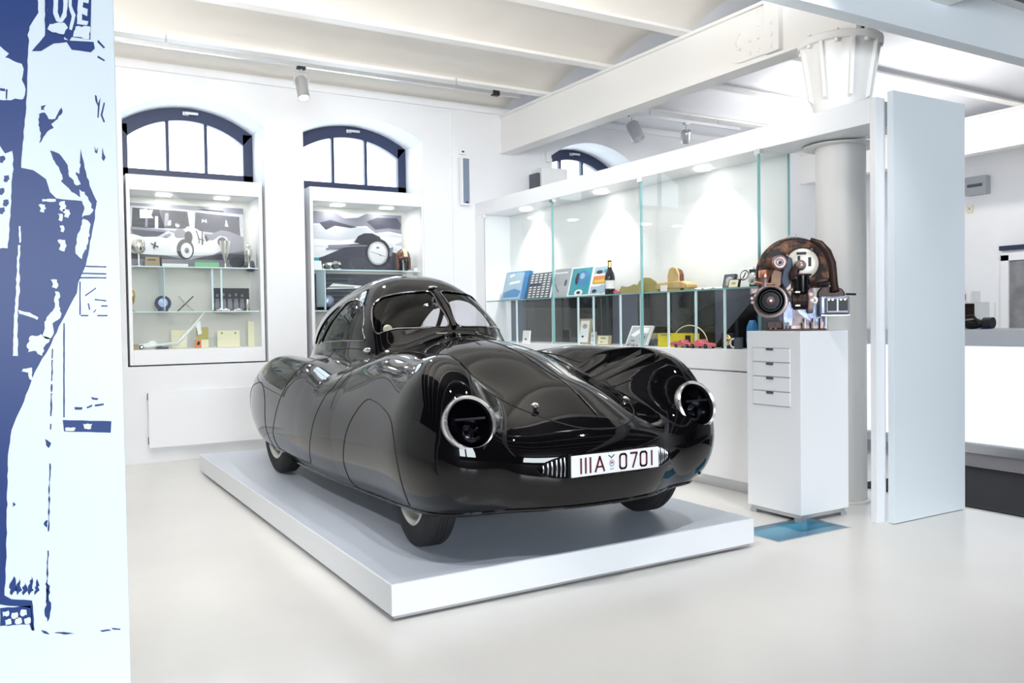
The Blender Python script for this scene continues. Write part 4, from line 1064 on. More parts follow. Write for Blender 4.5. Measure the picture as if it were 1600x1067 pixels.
leaning('framed_picture', 1128, 1146, 421, 444, SX, ZS, 'dark framed small portrait picture on the glass shelf', 'picture', ['gloss', 'dgrey', 'grey', 'tan'], d_frame)
def d_emb(p, w, h, R):
    flat(p, R, ell(.5*w, .62*h, .3*w, .26*h), 1, 1); flat(p, R, ell(.5*w, .62*h, .24*w, .2*h), 0, 2); flat(p, R, [(.4*w, .45*h), (.55*w, .78*h), (.62*w, .74*h), (.5*w, .45*h)], 1, 3)
leaning('emblem_card', 1148, 1171, 411, 444, SX+.02, ZS, 'tall white card with round black emblem on the glass shelf', 'card', ['white', 'ink'], d_emb)
def d_small(p, w, h, R):
    flat(p, R, [(.07*w, .08*h), (.93*w, .08*h), (.93*w, .92*h), (.07*w, .92*h)], 1, 1); flat(p, R, [(.3*w, .4*h), (.7*w, .4*h), (.7*w, .65*h), (.3*w, .65*h)], 2, 2)
leaning('small_plaque', 1137, 1153, 430, 444, SX-.07, ZS, 'little cream plaque in black frame before the emblem card', 'plaque', ['gloss', 'cream', 'tan'], d_small)
q = atS(1176, 440, SX-.02, ZS); o = sit('round_badge', q, 'silver round badge on a dark block at the shelf end', 'badge')
MB().box(.02, .05, -.04, .05, 0, .125).build('block', 'ink', o); MB().lathe([(0, .022), (.03, .02), (.036, .012), (.044, .012), (.046, 0)], c=(.012, 0, .06), ax=(-1, 0, 0), n=28).build('badge_disc', 'silver', o, smooth=True)
# ---- floor of the showcase
ZF = .986
def d_pic(p, w, h, R):
    flat(p, R, [(.12*w, .08*h), (.88*w, .08*h), (.88*w, .92*h), (.12*w, .92*h)], 1, 1); flat(p, R, ell(.5*w, .7*h, .22*w, .1*h), 2, 2); flat(p, R, ell(.5*w, .72*h, .1*w, .05*h), 0, 3); flat(p, R, ell(.4*w, .3*h, .1*w, .04*h), 3, 2)
leaning('white_card', 816, 826, 517, 536, SX-.10, ZF, 'small white card at the far end of the showcase floor', 'card', ['white', 'ink'], lambda p, w, h, R: flat(p, R, ell(.5*w, .3*h, .15*w, .08*h), 1, 1), tilt=.1)
leaning('framed_print', 902, 920, 500, 540, SX-.06, ZF, 'tall framed print with a vintage motif on the showcase floor', 'picture', ['tan', 'white', 'grey', 'ink'], d_pic, tilt=.15)
leaning('framed_print', 922, 929, 520, 540, SX-.08, ZF, 'tiny narrow framed print next to the tall framed print', 'picture', ['grey', 'white', 'dgrey', 'ink'], d_pic, tilt=.1)
leaning('framed_print', 931, 952, 526, 541, SX-.08, ZF, 'low wide cream print next to the tiny framed print', 'picture', ['tan', 'cream', 'tan', 'ink'], d_pic, tilt=.15)
def d_ph(p, w, h, R):
    flat(p, R, [(.06*w, .05*h), (.94*w, .05*h), (.94*w, .95*h), (.06*w, .95*h)], 1, 1); flat(p, R, [(.1*w, .5*h), (.5*w, .9*h), (.9*w, .9*h), (.9*w, .6*h), (.5*w, .6*h), (.3*w, .4*h)], 2, 2)
    flat(p, R, ell(.7*w, .35*h, .12*w, .14*h), 3, 3); flat(p, R, ell(.3*w, .2*h, .1*w, .04*h), 3, 3)
leaning('photo_frame', 977, 1010, 503, 535, SX-.02, ZF+.008, 'large grey photograph in white frame on the showcase floor', 'picture', ['white', 'grey', 'white', 'dgrey'], d_ph, tilt=.45)
q = atS(1018, 528, SX+.09, ZF); o = sit('carton', q, 'dark brown open carton behind the photo frame', 'box'); MB().box(-.05, .05, -.09, .06, 0, .10).build('box_body', 'tan', o); MB().box(-.055, .055, -.1, .07, .0, .05).build('box_lid', 'dgrey', o)
yb1, yb0 = atX(1028, 540, SX-.06).y, atX(1082, 540, SX-.06).y
o = sit('toy_box', (SX-.06, (yb0+yb1)/2, ZF), 'bright yellow toy carton behind the pink model cars', 'box'); wv = yb1-yb0
MB().box(0, .07, -wv/2, wv/2, 0, .105).build('carton_body', 'yellow', o); MB().box(-.0015, 0, wv*.1, wv*.42, .085, .1).build('lettering_band', 'olive', o); MB().box(-.0015, 0, -wv*.45, -wv*.3, .02, .09).build('end_print', 'ink', o)
MB().prism([(-wv*.25, .01), (-wv*.25, .03), (-.02, .045), (wv*.15, .03), (wv*.2, .01)], .0015, ((-.0015, 0, 0), (0, 1, 0), (0, 0, 1))).build('car_print', 'pink', o)
model_car('model_car', atS(1070, 541, SX-.11, ZF), .19, 'pinkish red model racing car with silver hubs before the yellow carton', 'pink')
model_car('model_car', atS(1098, 542, SX-.12, ZF), .21, 'longer pinkish red model car at the near end of the yellow carton', 'pink')
model_car('model_car', atS(988, 540, SX-.12, ZF), .11, 'tiny grey model car before the photo frame', 'grey')
q = atS(1078, 540, SX+.03, ZF); o = sit('wire_hoop', q, 'tall thin wire hoop standing behind the yellow carton', 'hoop')
MB().tube([(0, .19*math.cos(a), .03 + .135*math.sin(a)*1.0) for a in [pi*i/24 for i in range(25)]], .004, n=8).build('hoop_wire', 'cream', o, smooth=True); MB().box(-.02, .02, -.2, .2, 0, .01).build('base', 'dgrey', o); MB().cyl((0, .19, .0), (0, .19, .035), .006, n=8).cyl((0, -.19, 0), (0, -.19, .035), .006, n=8).build('hoop_foot', 'cream', o)
ya, yb_ = atX(1115, 540, SX+.08).y, atX(1180, 540, SX+.08).y
o = sit('sloping_board', (SX+.08, ya, ZF), 'black sloping display board rising towards the engine', 'board')
MB().prism([(0, 0), (-(ya-yb_), .36), (-(ya-yb_), 0)], .02, ((0, 0, 0), (0, 1, 0), (0, 0, 1))).build('board', 'gloss', o)
q = atS(1136, 541, SX-.04, ZF); o = sit('club_badge', q, 'gilded round badge on a black block near the sloping board', 'badge')
MB().box(.0, .03, -.055, .055, 0, .11).build('block', 'ink', o); MB().lathe([(0, .01), (.02, .008), (.024, .004), (.032, .008), (.04, .0)], c=(-.0, 0, .06), ax=(-1, 0, 0), n=24).build('badge_disc', 'gold', o, smooth=True)
q = atS(1154, 541, SX-.06, ZF); o = sit('enamel_mug', q, 'white ring handled mug at the near end of the showcase floor', 'mug')
MB().lathe([(0, 0), (.03, 0), (.032, .08), (.028, .08), (.026, .01)], n=24).build('mug_body', 'dgrey', o, smooth=True); MB().tube([(0, .05+.028*math.cos(a), .04+.03*math.sin(a)) for a in [2*pi*i/20 for i in range(20)]], .006, n=8, closed=True).build('mug_handle', 'white', o, smooth=True)
q = atS(1176, 520, SX, ZF); o = sit('blue_vase', q, 'rounded blue glass vase partly behind the engine', 'vase')
MB().lathe([(0, 0), (.035, 0), (.045, .06), (.04, .15), (.025, .19), (.02, .2)], n=24).build('vase_body', 'blue', o, smooth=True)

# ---- trophies in case 1 (shelf tops z 1.735 and 1.332, floor .995)
ZA, ZB1, ZC1 = 1.736, 1.333, .996
def cup(name, x, y, z, H, prof, mt, lab, cat='trophy', cap=None):
    o = sit(name, (x, y, z), lab, cat)
    MB().lathe([(r*H, h*H) for r, h in prof], n=28).build('cup_bowl', mt, o, smooth=True)
    MB().lathe([(0, 0), (.14*H, 0), (.14*H, .03*H), (.05*H, .06*H), (.03*H, .1*H)], n=24).build('cup_foot', mt, o, smooth=True)
    if cap: MB().sphere((0, 0, H*cap), H*.035, n=10).build('finial', mt, o, smooth=True)
    return o
q = atY(217, 412, 8.16); cup('trophy', q.x, 8.16, ZA, .235, [(.03, .05), (.035, .40), (.04, .46), (.16, .52), (.24, .64), (.25, .78), (.22, .92), (.18, 1.0), (.16, 1.0)], 'silver', 'silver globe shaped trophy on the top shelf of the trophy case')
q = atY(352, 412, 8.16); cup('trophy', q.x, 8.16, ZA, .25, [(.05, .05), (.03, .12), (.035, .26), (.06, .30), (.10, .42), (.18, .85), (.20, 1.0), (.19, 1.0)], 'silver', 'fluted conical silver cup on the top shelf')
q = atY(389, 412, 8.16); cup('trophy', q.x, 8.16, ZA, .25, [(.04, .05), (.03, .22), (.05, .28), (.10, .40), (.14, .62), (.13, .72), (.09, .78), (.10, .84), (.04, .92), (.0, .95)], 'silver', 'slim lidded silver cup at the end of the top shelf', cap=.97)
q = atY(238, 413, 8.14); o = sit('award_plaque', (q.x, 8.14, ZA), 'small grey plaque with dark edge beside the globe trophy', 'plaque')
MB().prism([(-.06, 0), (-.055, .085), (.06, .085), (.065, 0)], -.02, ((0, 0, 0), (1, 0, 0), (0, 0, 1))).build('plate', 'tan', o); MB().box(-.04, .03, -.003, 0, .055, .062).build('text_line', 'ink', o); MB().box(.065, .08, 0, .02, 0, .085).build('side_block', 'ink', o)
q = atY(323, 414, 8.2); o = sit('certificate', (q.x, 8.2, ZA), 'pale green certificate standing on the top shelf between the cups', 'certificate')
MB().box(-.11, .11, 0, .008, 0, .06).build('sheet', 'green', o); MB().box(-.11, .11, -.002, 0, .052, .056).box(-.11, -.106, -.002, 0, 0, .056).build('border', 'dgrey', o)
q = atY(272, 412, 8.15); o = sit('folded_card', (q.x, 8.15, ZA), 'low white folded card on the top shelf', 'card'); MB().box(-.10, .12, 0, .03, 0, .03).build('card', 'white', o)
q = atY(395, 412, 8.3); o = sit('peaked_cap', (q.x-.02, 8.3, ZA), 'dark rounded cap behind the slim lidded cup', 'cap'); MB().sphere((0, 0, .03), .07, n=18, sz=.8).build('crown', 'dgrey', o, smooth=True); MB().box(-.07, .07, -.1, -.04, .0, .012).build('visor', 'ink', o)
q = atY(206, 485, 8.15); cup('trophy', q.x, 8.15, ZB1, .20, [(.05, .05), (.04, .3), (.12, .45), (.16, .7), (.12, .9), (.06, 1.0)], 'gold', 'gilt trophy at the end of the middle shelf')
q = atY(255, 485, 8.2); o = sit('blue_disc', (q.x, 8.2, ZB1), 'dark blue round disc on the middle shelf of the trophy case', 'badge')
MB().cyl((0, 0, .075), (0, .02, .075), .07, n=28).box(-.04, .04, -.01, .03, 0, .02).build('badge_disc', 'navy', o, smooth=True); MB().cyl((0, -.003, .08), (0, 0, .08), .04, n=24).build('disc_centre', 'castblue', o, smooth=True)  # dark blue disc on a foot, with a paler centre
q = atY(290, 485, 8.2); o = sit('crossed_award', (q.x, 8.2, ZB1), 'metal award shaped like a cross on the middle shelf', 'award')
MB().tube([(-.07, 0, .0), (0, 0, .07), (.07, 0, .14)], .008).tube([(-.06, 0, .14), (0, 0, .07), (.07, 0, .0)], .008).build('crossed_bars', 'silver', o, smooth=True)
q0, q1 = atY(333, 485, 8.3), atY(390, 485, 8.3); o = sit('group_photograph', (q0.x, 8.3, ZB1), 'dark photograph of several figures on the middle shelf of the trophy case', 'photograph'); w_ = q1.x-q0.x
MB().box(0, w_, 0, .008, 0, .22).build('board', 'ph0', o)
b = MB()
for i in range(5):
    cxx = w_*(.12+.17*i); b.prism(ell(cxx, .15+.008*(i % 2), .012, .016, 10), .0006, ((0, -.0006*1, 0), (1, 0, 0), (0, 0, 1))).prism([(cxx-.02, .02), (cxx-.018, .12), (cxx+.018, .12), (cxx+.022, .02)], .0006, ((0, -.0006, 0), (1, 0, 0), (0, 0, 1)))
b.build('print', 'ph2', o)
q = atY(387, 485, 8.14); cup('trophy', q.x, 8.14, ZB1, .11, [(.10, .05), (.14, .3), (.16, 1.0), (.14, 1.0)], 'silver', 'little silver beaker before the group photograph')
for i, px in enumerate((345, 352, 372)):
    q = atY(px, 486, 8.16 + .02*i); model_car('model_car', (q.x, 8.16 + .02*i, ZB1), .09, ('silver miniature car before the group photograph', 'second silver miniature car nearer the blue divider', 'silver miniature car next to the little beaker')[i], 'silver', rz=0)
for i, (px0, px1, zt, y, mt, lab) in enumerate(((268, 292, .165, 8.28, 'cream', 'plain cream card standing behind the white model plane'), (307, 326, .19, 8.25, 'olive', 'olive square card above the orange booklet'), (340, 375, .155, 8.24, 'cream', 'wide cream document with two punched holes'), (388, 404, .24, 8.32, 'cream', 'tall pale yellow board at the side of the lowest level'))):
    a, b_ = atY(px0, 540, y).x, atY(px1, 540, y).x
    o = sit('document', (a, y, ZC1), lab, 'document'); MB().box(0, b_-a, 0, .006, 0, zt).build('sheet', mt, o)
    if i == 2:
        for t in (.2, .8): MB().cyl(((b_-a)*t, -.001, zt-.025), ((b_-a)*t, 0, zt-.025), .007, n=12).build('punched_hole', 'ink', o)
a = atY(305, 540, 8.18).x; o = sit('booklet', (a, 8.18, ZC1), 'orange and cream booklet with dark motif on the lowest level', 'booklet')
MB().box(0, .055, 0, .006, 0, .075).build('front', 'orange', o); MB().box(.055, .12, 0, .006, 0, .075).build('back', 'cream', o); MB().prism([(.012, .03), (.03, .065), (.045, .05), (.035, .025)], .001, ((0, -.001, 0), (1, 0, 0), (0, 0, 1))).build('motif', 'ink', o)
q = atY(235, 541, 8.27); o = model_car('model_car', (q.x, 8.28, ZC1), .24, 'white streamlined model car on the lowest level of the trophy case', 'white', rz=0)
q = atY(208, 541, 8.2); o = sit('matchbox', (q.x, 8.2, ZC1), 'small brown and grey box in the lowest corner', 'box'); MB().box(-.04, .05, -.02, .03, 0, .045).build('box_body', 'tan', o); MB().box(-.04, .0, -.021, -.02, 0, .045).build('label', 'dgrey', o)
pl_ = sit('model_plane', (1.30, 8.11, ZC1), 'white model glider leaning upwards in the lowest level', 'model plane')
MB().tube([(-.25, 0, .03), (-.02, 0, .05), (.12, 0, .20), (.22, 0, .33)], [.012, .016, .012, .004]).build('fuselage', 'white', pl_, smooth=True)
MB().add([(-.10, -.02, .045), (.02, -.02, .06), (.02, .07, .07), (-.08, .07, .06)], [(0, 1, 2, 3)]).build('wing', 'white', pl_); MB().add([(.14, 0, .22), (.16, 0, .12), (.19, 0, .13), (.18, 0, .25)], [(0, 1, 2, 3)]).build('tailplane', 'white', pl_)
MB().box(-.2, -.1, -.02, .02, 0, .02).build('stand', 'dgrey', pl_)
# ---- case 2: helmet, camera, boxes
q = atY(630, 428, 8.22); he = sit('leather_helmet', (q.x, 8.22, ZA), 'brown and cream striped racing helmet with goggles on a stand in the wall case', 'helmet')
prof = [(.075*math.cos(t), .15+.085*math.sin(t)) for t in [0, .25, .5, .75, 1.0, 1.25, 1.57]]
MB().lathe([(.062, .12)] + prof, n=40).build('shell', 'brown', he, smooth=True)
v = MB(); 
for s in range(12):
    t0, t1 = pi*s/12, pi*(s+1)/12
    pa = [(x, -.0775*math.cos(t), .15+.0875*math.sin(t)) for t in (t0, t1) for x in (-.022, .022)]
    v.add(pa, [(0, 1, 3, 2)])
v.build('cream_stripe', 'cream', he, smooth=True)
MB().lathe([(.05, .0), (.052, .06), (.05, .13)], n=24).build('stand_cylinder', 'gloss', he, smooth=True)
MB().lathe([(.078, .132), (.084, .14), (.078, .148)], n=36).build('brim', 'brown', he, smooth=True)
for s in (-1, 1): MB().box(s*.065-.012, s*.065+.012, -.03, .03, .02, .14).build('ear_flap', 'brown', he, bevel=.005)
MB().box(-.035, -.004, -.07, -.055, .10, .125).box(.004, .035, -.07, -.055, .10, .125).build('goggles', 'glass', he, bevel=.004)
def camera_thing(px, lab, y, s=1.):
    q = atY(px, 425, y); o = sit('film_camera', (q.x, y, ZA), lab, 'camera')
    MB().box(-.05*s, .05*s, -.02, .02, 0, .07*s).build('camera_body', 'silver', o, bevel=.005); MB().box(-.048*s, .048*s, -.021, .021, .018, .048*s).build('leather_wrap', 'ink', o)
    MB().lathe([(.025*s, .0), (.025*s, .03), (.02*s, .032), (0, .026)], c=(0, -.02, .034*s), ax=(0, -1, 0), n=24).build('camera_lens', 'dgrey', o, smooth=True)
    MB().box(-.018, .018, -.015, .015, .07*s, .083*s).cyl((.035*s, 0, .07*s), (.035*s, 0, .08*s), .009, n=12).build('viewfinder', 'silver', o)
camera_thing(524, 'silver viewfinder camera at the middle of the top shelf', 8.2, 1.1); camera_thing(511, 'second silver camera next to the white box', 8.24, .9)
q = atY(496, 427, 8.18); o = sit('paper_box', (q.x, 8.18, ZA), 'white tapered paper box at the end of the top shelf near the cameras', 'box'); MB().prism([(-.05, 0), (-.045, .09), (.04, .09), (.05, 0)], -.05, ((0, 0, 0), (1, 0, 0), (0, 0, 1))).build('box_body', 'white', o); MB().box(-.02, .02, .0, .04, .09, .12).build('cap', 'teal', o)
q = atY(653, 427, 8.16); o = sit('caption_card', (q.x, 8.16, ZA), 'small white caption card beside the helmet', 'card'); MB().box(-.045, .045, 0, .01, 0, .04).build('card', 'white', o)
o = sit('louvred_panel', (2.56, 8.40, ZB1+.02), 'dark louvred engine lid standing on the middle shelf of the helmet case', 'panel')
MB().box(0, 1.05, 0, .01, 0, .36).build('sheet', 'ph1', o)
for i in range(7): MB().box(.03, .5, -.012, 0, .05+.042*i, .06+.042*i).build('louvre', 'dgrey', o)
MB().prism([(.20, .20), (.28, .26), (.62, .235), (.62, .215)], .004, ((0, -.004, 0), (1, 0, 0), (0, 0, 1))).build('white_stripe', 'white', o)
q = atY(514, 480, 8.2); o = sit('hubcap_trophy', (q.x, 8.2, ZB1), 'domed silver hubcap on a dark tray in the helmet case', 'hubcap')
MB().box(-.14, .16, -.06, .06, 0, .035).build('tray', 'gloss', o, bevel=.008); MB().sphere((0, 0, .09), .055, n=20, sy=.5, sz=1.1).build('dome', 'castblue', o, smooth=True)
# ================================================================ PEDESTAL AND ENGINE
pd = thing('drawer_pedestal', (4.13, 3.565, 0), 'tall white pedestal with four slim drawers carrying the old engine', 'pedestal')
MB().box(-.205, .215, -.205, .21, .045, 1.122).build('body', 'lacquer', pd, bevel=.003)
MB().box(-.19, .20, -.19, .195, .02, .045).build('shadow_gap', 'alu', pd)
for sx in (-.17, .18):
    for sy in (-.17, .175): MB().box(sx-.025, sx+.025, sy-.025, sy+.025, 0, .02).build('foot', 'alu', pd)
for i in range(4):
    z1 = 1.022 - .087*i; d = MB().box(-.209, -.204, -.130, .158, z1-.084, z1-.002).build('drawer', 'lacquer', pd, bevel=.0015)
    MB().box(-.2095, -.2085, -.131, .159, z1-.0025, z1-.0005).box(-.214, -.2085, -.005, .047, z1-.016, z1-.002).build('drawer_handle', 'dgrey', d)
MB().box(-.2095, -.2085, -.131, .159, .673, .675).build('drawer_gap', 'dgrey', pd)
M['vcover'] = mat('dull_silver', (.34, .35, .38), .4, metal=.6)
en = thing('car_engine', (4.13, 3.56, 1.122), 'old air cooled engine with rusty fan shroud displayed on the drawer pedestal', 'engine')
ea = Vector((.71, -.704, 0)); eo = Vector((-.704, -.71, 0)); eu = Vector((0, 0, 1))
def E3(a, h, o): return ea*a + eu*h + eo*o
EM = Matrix(((ea.x, eo.x, 0, 0), (ea.y, eo.y, 0, 0), (0, 0, 1, 0), (0, 0, 0, 1)))
def ebox(name, a0, a1, o0, o1, h0, h1, mt, bev=.006):
    return MB().box(a0, a1, o0, o1, h0, h1, M4=EM).build(name, mt, en, bevel=bev)
def edisc(name, a, h, o0, prof, mt, n=40):
    return MB().lathe(prof, c=E3(a, h, o0), ax=eo, n=n).build(name, mt, en, smooth=True)
# fan shroud: half round, tapering to its skirt
pts = [(-.01+.227*math.cos(t), .354+.226*math.sin(t)) for t in [pi*i/28 for i in range(29)]] + [(-.232, .30), (-.215, .262), (.20, .262), (.214, .30)]
FR = (E3(0, 0, -.09), ea, eu)
MB().prism(pts, -.115, FR).build('fan_shroud', 'rust', en, bevel=.018)
rim_ = [E3(-.01+.205*math.cos(t), .354+.205*math.sin(t), .028) for t in [pi*i/28 for i in range(29)]]
MB().tube(rim_, .006, n=8).build('shroud_bead', 'rust', en, smooth=True)
edisc('fan_cover', .03, .405, .026, [(0, .014), (.03, .014), (.06, .012), (.088, .006), (.094, .0)], 'fandisc')
for a, h, w_, hh_ in ((.025, .468, .028, .008), (.072, .415, .009, .028), (.01, .437, .008, .016)): ebox('fan_slot', a-w_, a+w_, .036, .042, h-hh_, h+hh_, 'ink', .003)
MB().tube([E3(.03+.10*math.cos(t), .405+.10*math.sin(t), .030) for t in [2*pi*i/40 for i in range(40)]], .004, n=6, closed=True).build('cover_rim', 'castiron', en, smooth=True)
for t in (1.0, 2.6, 5.2): MB().sphere(E3(.03+.1*math.cos(t), .405+.1*math.sin(t), .036), .008, n=8).build('cover_bolt', 'castpink', en, smooth=True)
# curved duct on the side
duct = [E3(.08, .55, .03), E3(.13, .52, .05), E3(.17, .47, .06), E3(.195, .40, .07), E3(.20, .33, .08), E3(.205, .27, .09), E3(.21, .23, .10)]
MB().tube(duct, [.012, .022, .024, .024, .023, .022, .024], n=12).build('duct_arm', 'castiron', en, smooth=True)
MB().prism([(.11, .195), (.115, .235), (.135, .258), (.20, .262), (.25, .25), (.268, .225), (.27, .195)], -.05, (E3(0, 0, .07), ea, eu)).build('duct_bracket', 'castiron', en, bevel=.008)
ebox('head_block', .115, .285, .03, .14, .09, .205, 'castblue', .014)
ebox('valve_cover', .145, .282, .135, .160, .098, .198, 'vcover', .014)
for a in (.185, .245): ebox('exhaust_port', a-.025, a+.025, .158, .164, .115, .185, 'ink', .006)
for a in (.165, .187, .232, .255): MB().lathe([(.0, .006), (.006, .006), (.010, .0)], c=E3(a, .182, .162), ax=eo, n=14).build('stud_nut', 'alu', en, smooth=True)
ebox('cover_foot', .12, .285, .10, .165, .083, .095, 'alu', .004)
MB().cyl(E3(.27, .214, .10), E3(.325, .212, .08), .0065, n=12).build('linkage_rod', 'black', en, smooth=True)
# cylinder barrel with fins
bar = MB()
for i in range(12): bar.cyl(E3(-.02+.0085*i, .185, .06), E3(-.016+.0085*i, .185, .06), .058, n=30)
bar.cyl(E3(-.03, .185, .06), E3(.09, .185, .06), .048, n=30)
bar.build('cylinder_barrel', 'castiron', en, smooth=True)
MB().lathe([(.03, -.01), (.075, -.01), (.078, 0), (.075, .02), (.03, .02)], c=E3(.065, .180, .06), ax=ea, n=36).build('flange_ring', 'castpink', en, smooth=True)
MB().lathe([(.010, .012), (.020, .012), (.024, .0), (.010, 0)], c=E3(.088, .182, .12), ax=eo, n=20).build('port_ring', 'fandisc', en, smooth=True)
# crankcase and lower castings
ebox('crankcase', -.10, .16, -.09, .05, .01, .18, 'castblue', .02)
MB().prism([(-.05, .0), (-.035, .10), (-.045, .20), (-.075, .26), (-.03, .31), (-.025, .18), (.02, .11), (.07, .07), (.155, .06), (.155, .0)], -.05, (E3(0, 0, .05), ea, eu)).build('timing_case', 'castpink', en, bevel=.010)
ebox('sump_plate', -.18, .16, -.09, .09, 0, .012, 'castiron', .003)
ebox('black_mount_plate', .155, .185, -.10, -.06, 0, .15, 'gloss', .003)
ebox('oil_pan_rib', -.185, -.09, .0, .10, .012, .06, 'castiron', .008)
for a in (-.16, -.13, -.08, -.06, .03, .08): MB().cyl(E3(a, .012, .095), E3(a, .05, .085), .007, n=8).build('stud', 'alu', en, smooth=True)
for a in (.04, .09, .13): ebox('casting_web', a-.006, a+.006, .05, .085, .01, .075, 'castpink', .003)
# crank pulley, big and black with grooves
edisc('pulley_housing', -.155, .178, .06, [(0, .02), (.07, .02), (.098, .012), (.104, -.02), (.095, -.04)], 'castpink')
edisc('crank_pulley', -.158, .183, .09, [(.0, .012), (.022, .014), (.028, .006), (.052, .006), (.060, .022), (.066, .022), (.070, .008), (.078, .024), (.086, .024), (.088, .0), (.086, -.02)], 'gloss', 48)
edisc('pulley_hub', -.158, .183, .10, [(0, .022), (.009, .022), (.013, .014), (.020, .006), (.026, .0)], 'castpink')
# generator pulley bracket
MB().prism([(-.075, .255), (-.095, .30), (-.085, .36), (-.055, .45), (-.03, .44), (-.022, .36), (-.035, .30), (-.055, .255)], -.04, (E3(0, 0, .05), ea, eu)).build('belt_guard', 'navy', en, bevel=.006)
edisc('generator_pulley', -.102, .415, .055, [(0, .028), (.018, .03), (.022, .022), (.034, .022), (.042, .012), (.046, .0), (.040, -.025)], 'castpink')
edisc('pulley_nut', -.102, .412, .08, [(0, .01), (.010, .01), (.012, 0)], 'ink', 6)
MB().prism([(-.155, .265), (-.15, .34), (-.13, .375), (-.09, .36), (-.085, .30), (-.105, .265)], -.02, (E3(0, 0, .035), ea, eu)).build('tan_bracket', mat('tan_bracket_paint', (.36, .22, .14), .5, bump=.3), en, bevel=.004)
MB().lathe([(.030, 0), (.034, .004), (.034, .040), (.030, .046), (0, .048)], c=E3(-.192, .325, .04), ax=(0, 0, 1), n=28).build('filler_cap', 'copper', en, smooth=True)
MB().lathe([(.018, -.06), (.018, -.02), (.026, 0)], c=E3(-.188, .325, .04), ax=(0, 0, 1), n=24).build('filler_neck', 'castpink', en, smooth=True)
MB().tube([E3(-.24, .30, .02), E3(-.19, .285, .05), E3(-.13, .285, .06)], .008, n=8).build('oil_pipe', 'copper', en, smooth=True)
ebox('fuel_pump', -.275, -.225, .0, .05, .225, .262, 'castpink', .008); ebox('pump_body', -.262, -.232, .0, .05, .165, .225, 'castiron', .006)
for k_, (a, h) in enumerate(((-.265, .20), (-.262, .175), (-.245, .215))): MB().cyl(E3(a, h, .05), E3(a, h, .065), .010, n=10).build('pump_screw', 'castpink', en, smooth=True)
# generator top and inlet
MB().sphere(E3(.015, .392, .10), .032, n=20).build('inlet_dome', 'castpink', en, smooth=True)
MB().tube([E3(.0, .395, .08), E3(-.02, .345, .09), E3(-.015, .31, .09)], [.02, .026, .028], n=14).build('inlet_elbow', 'castiron', en, smooth=True)
MB().cyl(E3(.02, .235, .07), E3(.02, .335, .08), .050, .046, n=30).build('generator_drum', 'gloss', en, smooth=True)
MB().tube([E3(.02+.054*math.cos(t), .335, .08) + eo*(.054*math.sin(t)) for t in [2*pi*i/30 for i in range(30)]], .006, n=6, closed=True).build('drum_band', 'castiron', en, smooth=True)
MB().prism([(-.06, .24), (-.03, .26), (-.02, .36), (.0, .40), (.015, .38), (.0, .33), (-.005, .24)], -.03, (E3(0, 0, .08), ea, eu)).build('pivot_arm', 'castpink', en, bevel=.006)
MB().tube([E3(.06, .265, .04), E3(.10, .29, .06), E3(.16, .30, .06), E3(.20, .305, .05)], [.012, .014, .014, .010], n=10).build('heater_pipe', 'castiron', en, smooth=True)
for h in (.145, .225): ebox('clamp_block', -.02, .01, .09, .13, h, h+.012, 'fandisc', .003)
for a in (-.04, .0): MB().cyl(E3(a, .565, -.03), E3(a, .59, -.03), .004, n=8).build('lifting_eye', 'alu', en, smooth=True)
# ================================================================ MURAL PANEL (foreground, left)
mu = thing('mural_panel', (0, 3.10, 0), 'tall pale display panel with deep blue stencil mural at the edge of the hall', 'mural panel')
MB().box(-1.6, .315, .0, .05, 0, 3.55).build('board', 'mural', mu, bevel=.003)
def mp(pts): return [(atY(x, y, 3.10).x, atY(x, y, 3.10).z) for x, y in pts]
def wob(pts, amp=2.2, step=7, seed=1, closed=True):
    rnd = random.Random(seed); out = []; n = len(pts)
    for i in range(n if closed else n-1):
        a, b = pts[i], pts[(i+1) % n]; L = math.hypot(b[0]-a[0], b[1]-a[1]); k = max(1, int(L/step))
        for j in range(k):
            t = j/k; w = amp if 0 < j else 0
            out.append((a[0]+(b[0]-a[0])*t + rnd.uniform(-w, w), a[1]+(b[1]-a[1])*t + rnd.uniform(-w, w)))
    return out
cntm = [0]
def vin(name, pts, mt, lvl, amp=0., step=7):
    cntm[0] += 1
    p = wob(pts, amp, step, cntm[0]) if amp else pts
    MB().prism(mp(p), .0006*lvl, ((0, -.0006*lvl, 0), (1, 0, 0), (0, 0, 1))).build(name, mt, mu, tri=True)
B_, W_ = 'vinyl', 'vinyl2'
# deep blue field
vin('blue_shape', [(-260, -60), (56, -60), (60, 20), (46, 42), (44, 76), (42, 150), (33, 262), (52, 266), (72, 280), (78, 300), (88, 310), (128, 314), (140, 300), (151, 318), (146, 352), (134, 415), (128, 428), (122, 442), (120, 458), (103, 490), (92, 510), (76, 545), (66, 560), (50, 592), (34, 635), (18, 672), (14, 700), (12, 725), (10, 860), (7, 930), (18, 936), (50, 938), (54, 985), (50, 985), (48, 950), (0, 944), (-260, 940)], B_, 1, .8, 9)
vin('blue_shape', [(78, 235), (92, 240), (100, 250), (110, 262), (124, 272), (126, 232), (132, 262), (140, 290), (152, 316), (142, 318), (128, 310), (112, 300), (96, 284), (86, 262)], B_, 1.4, 1.0, 6)
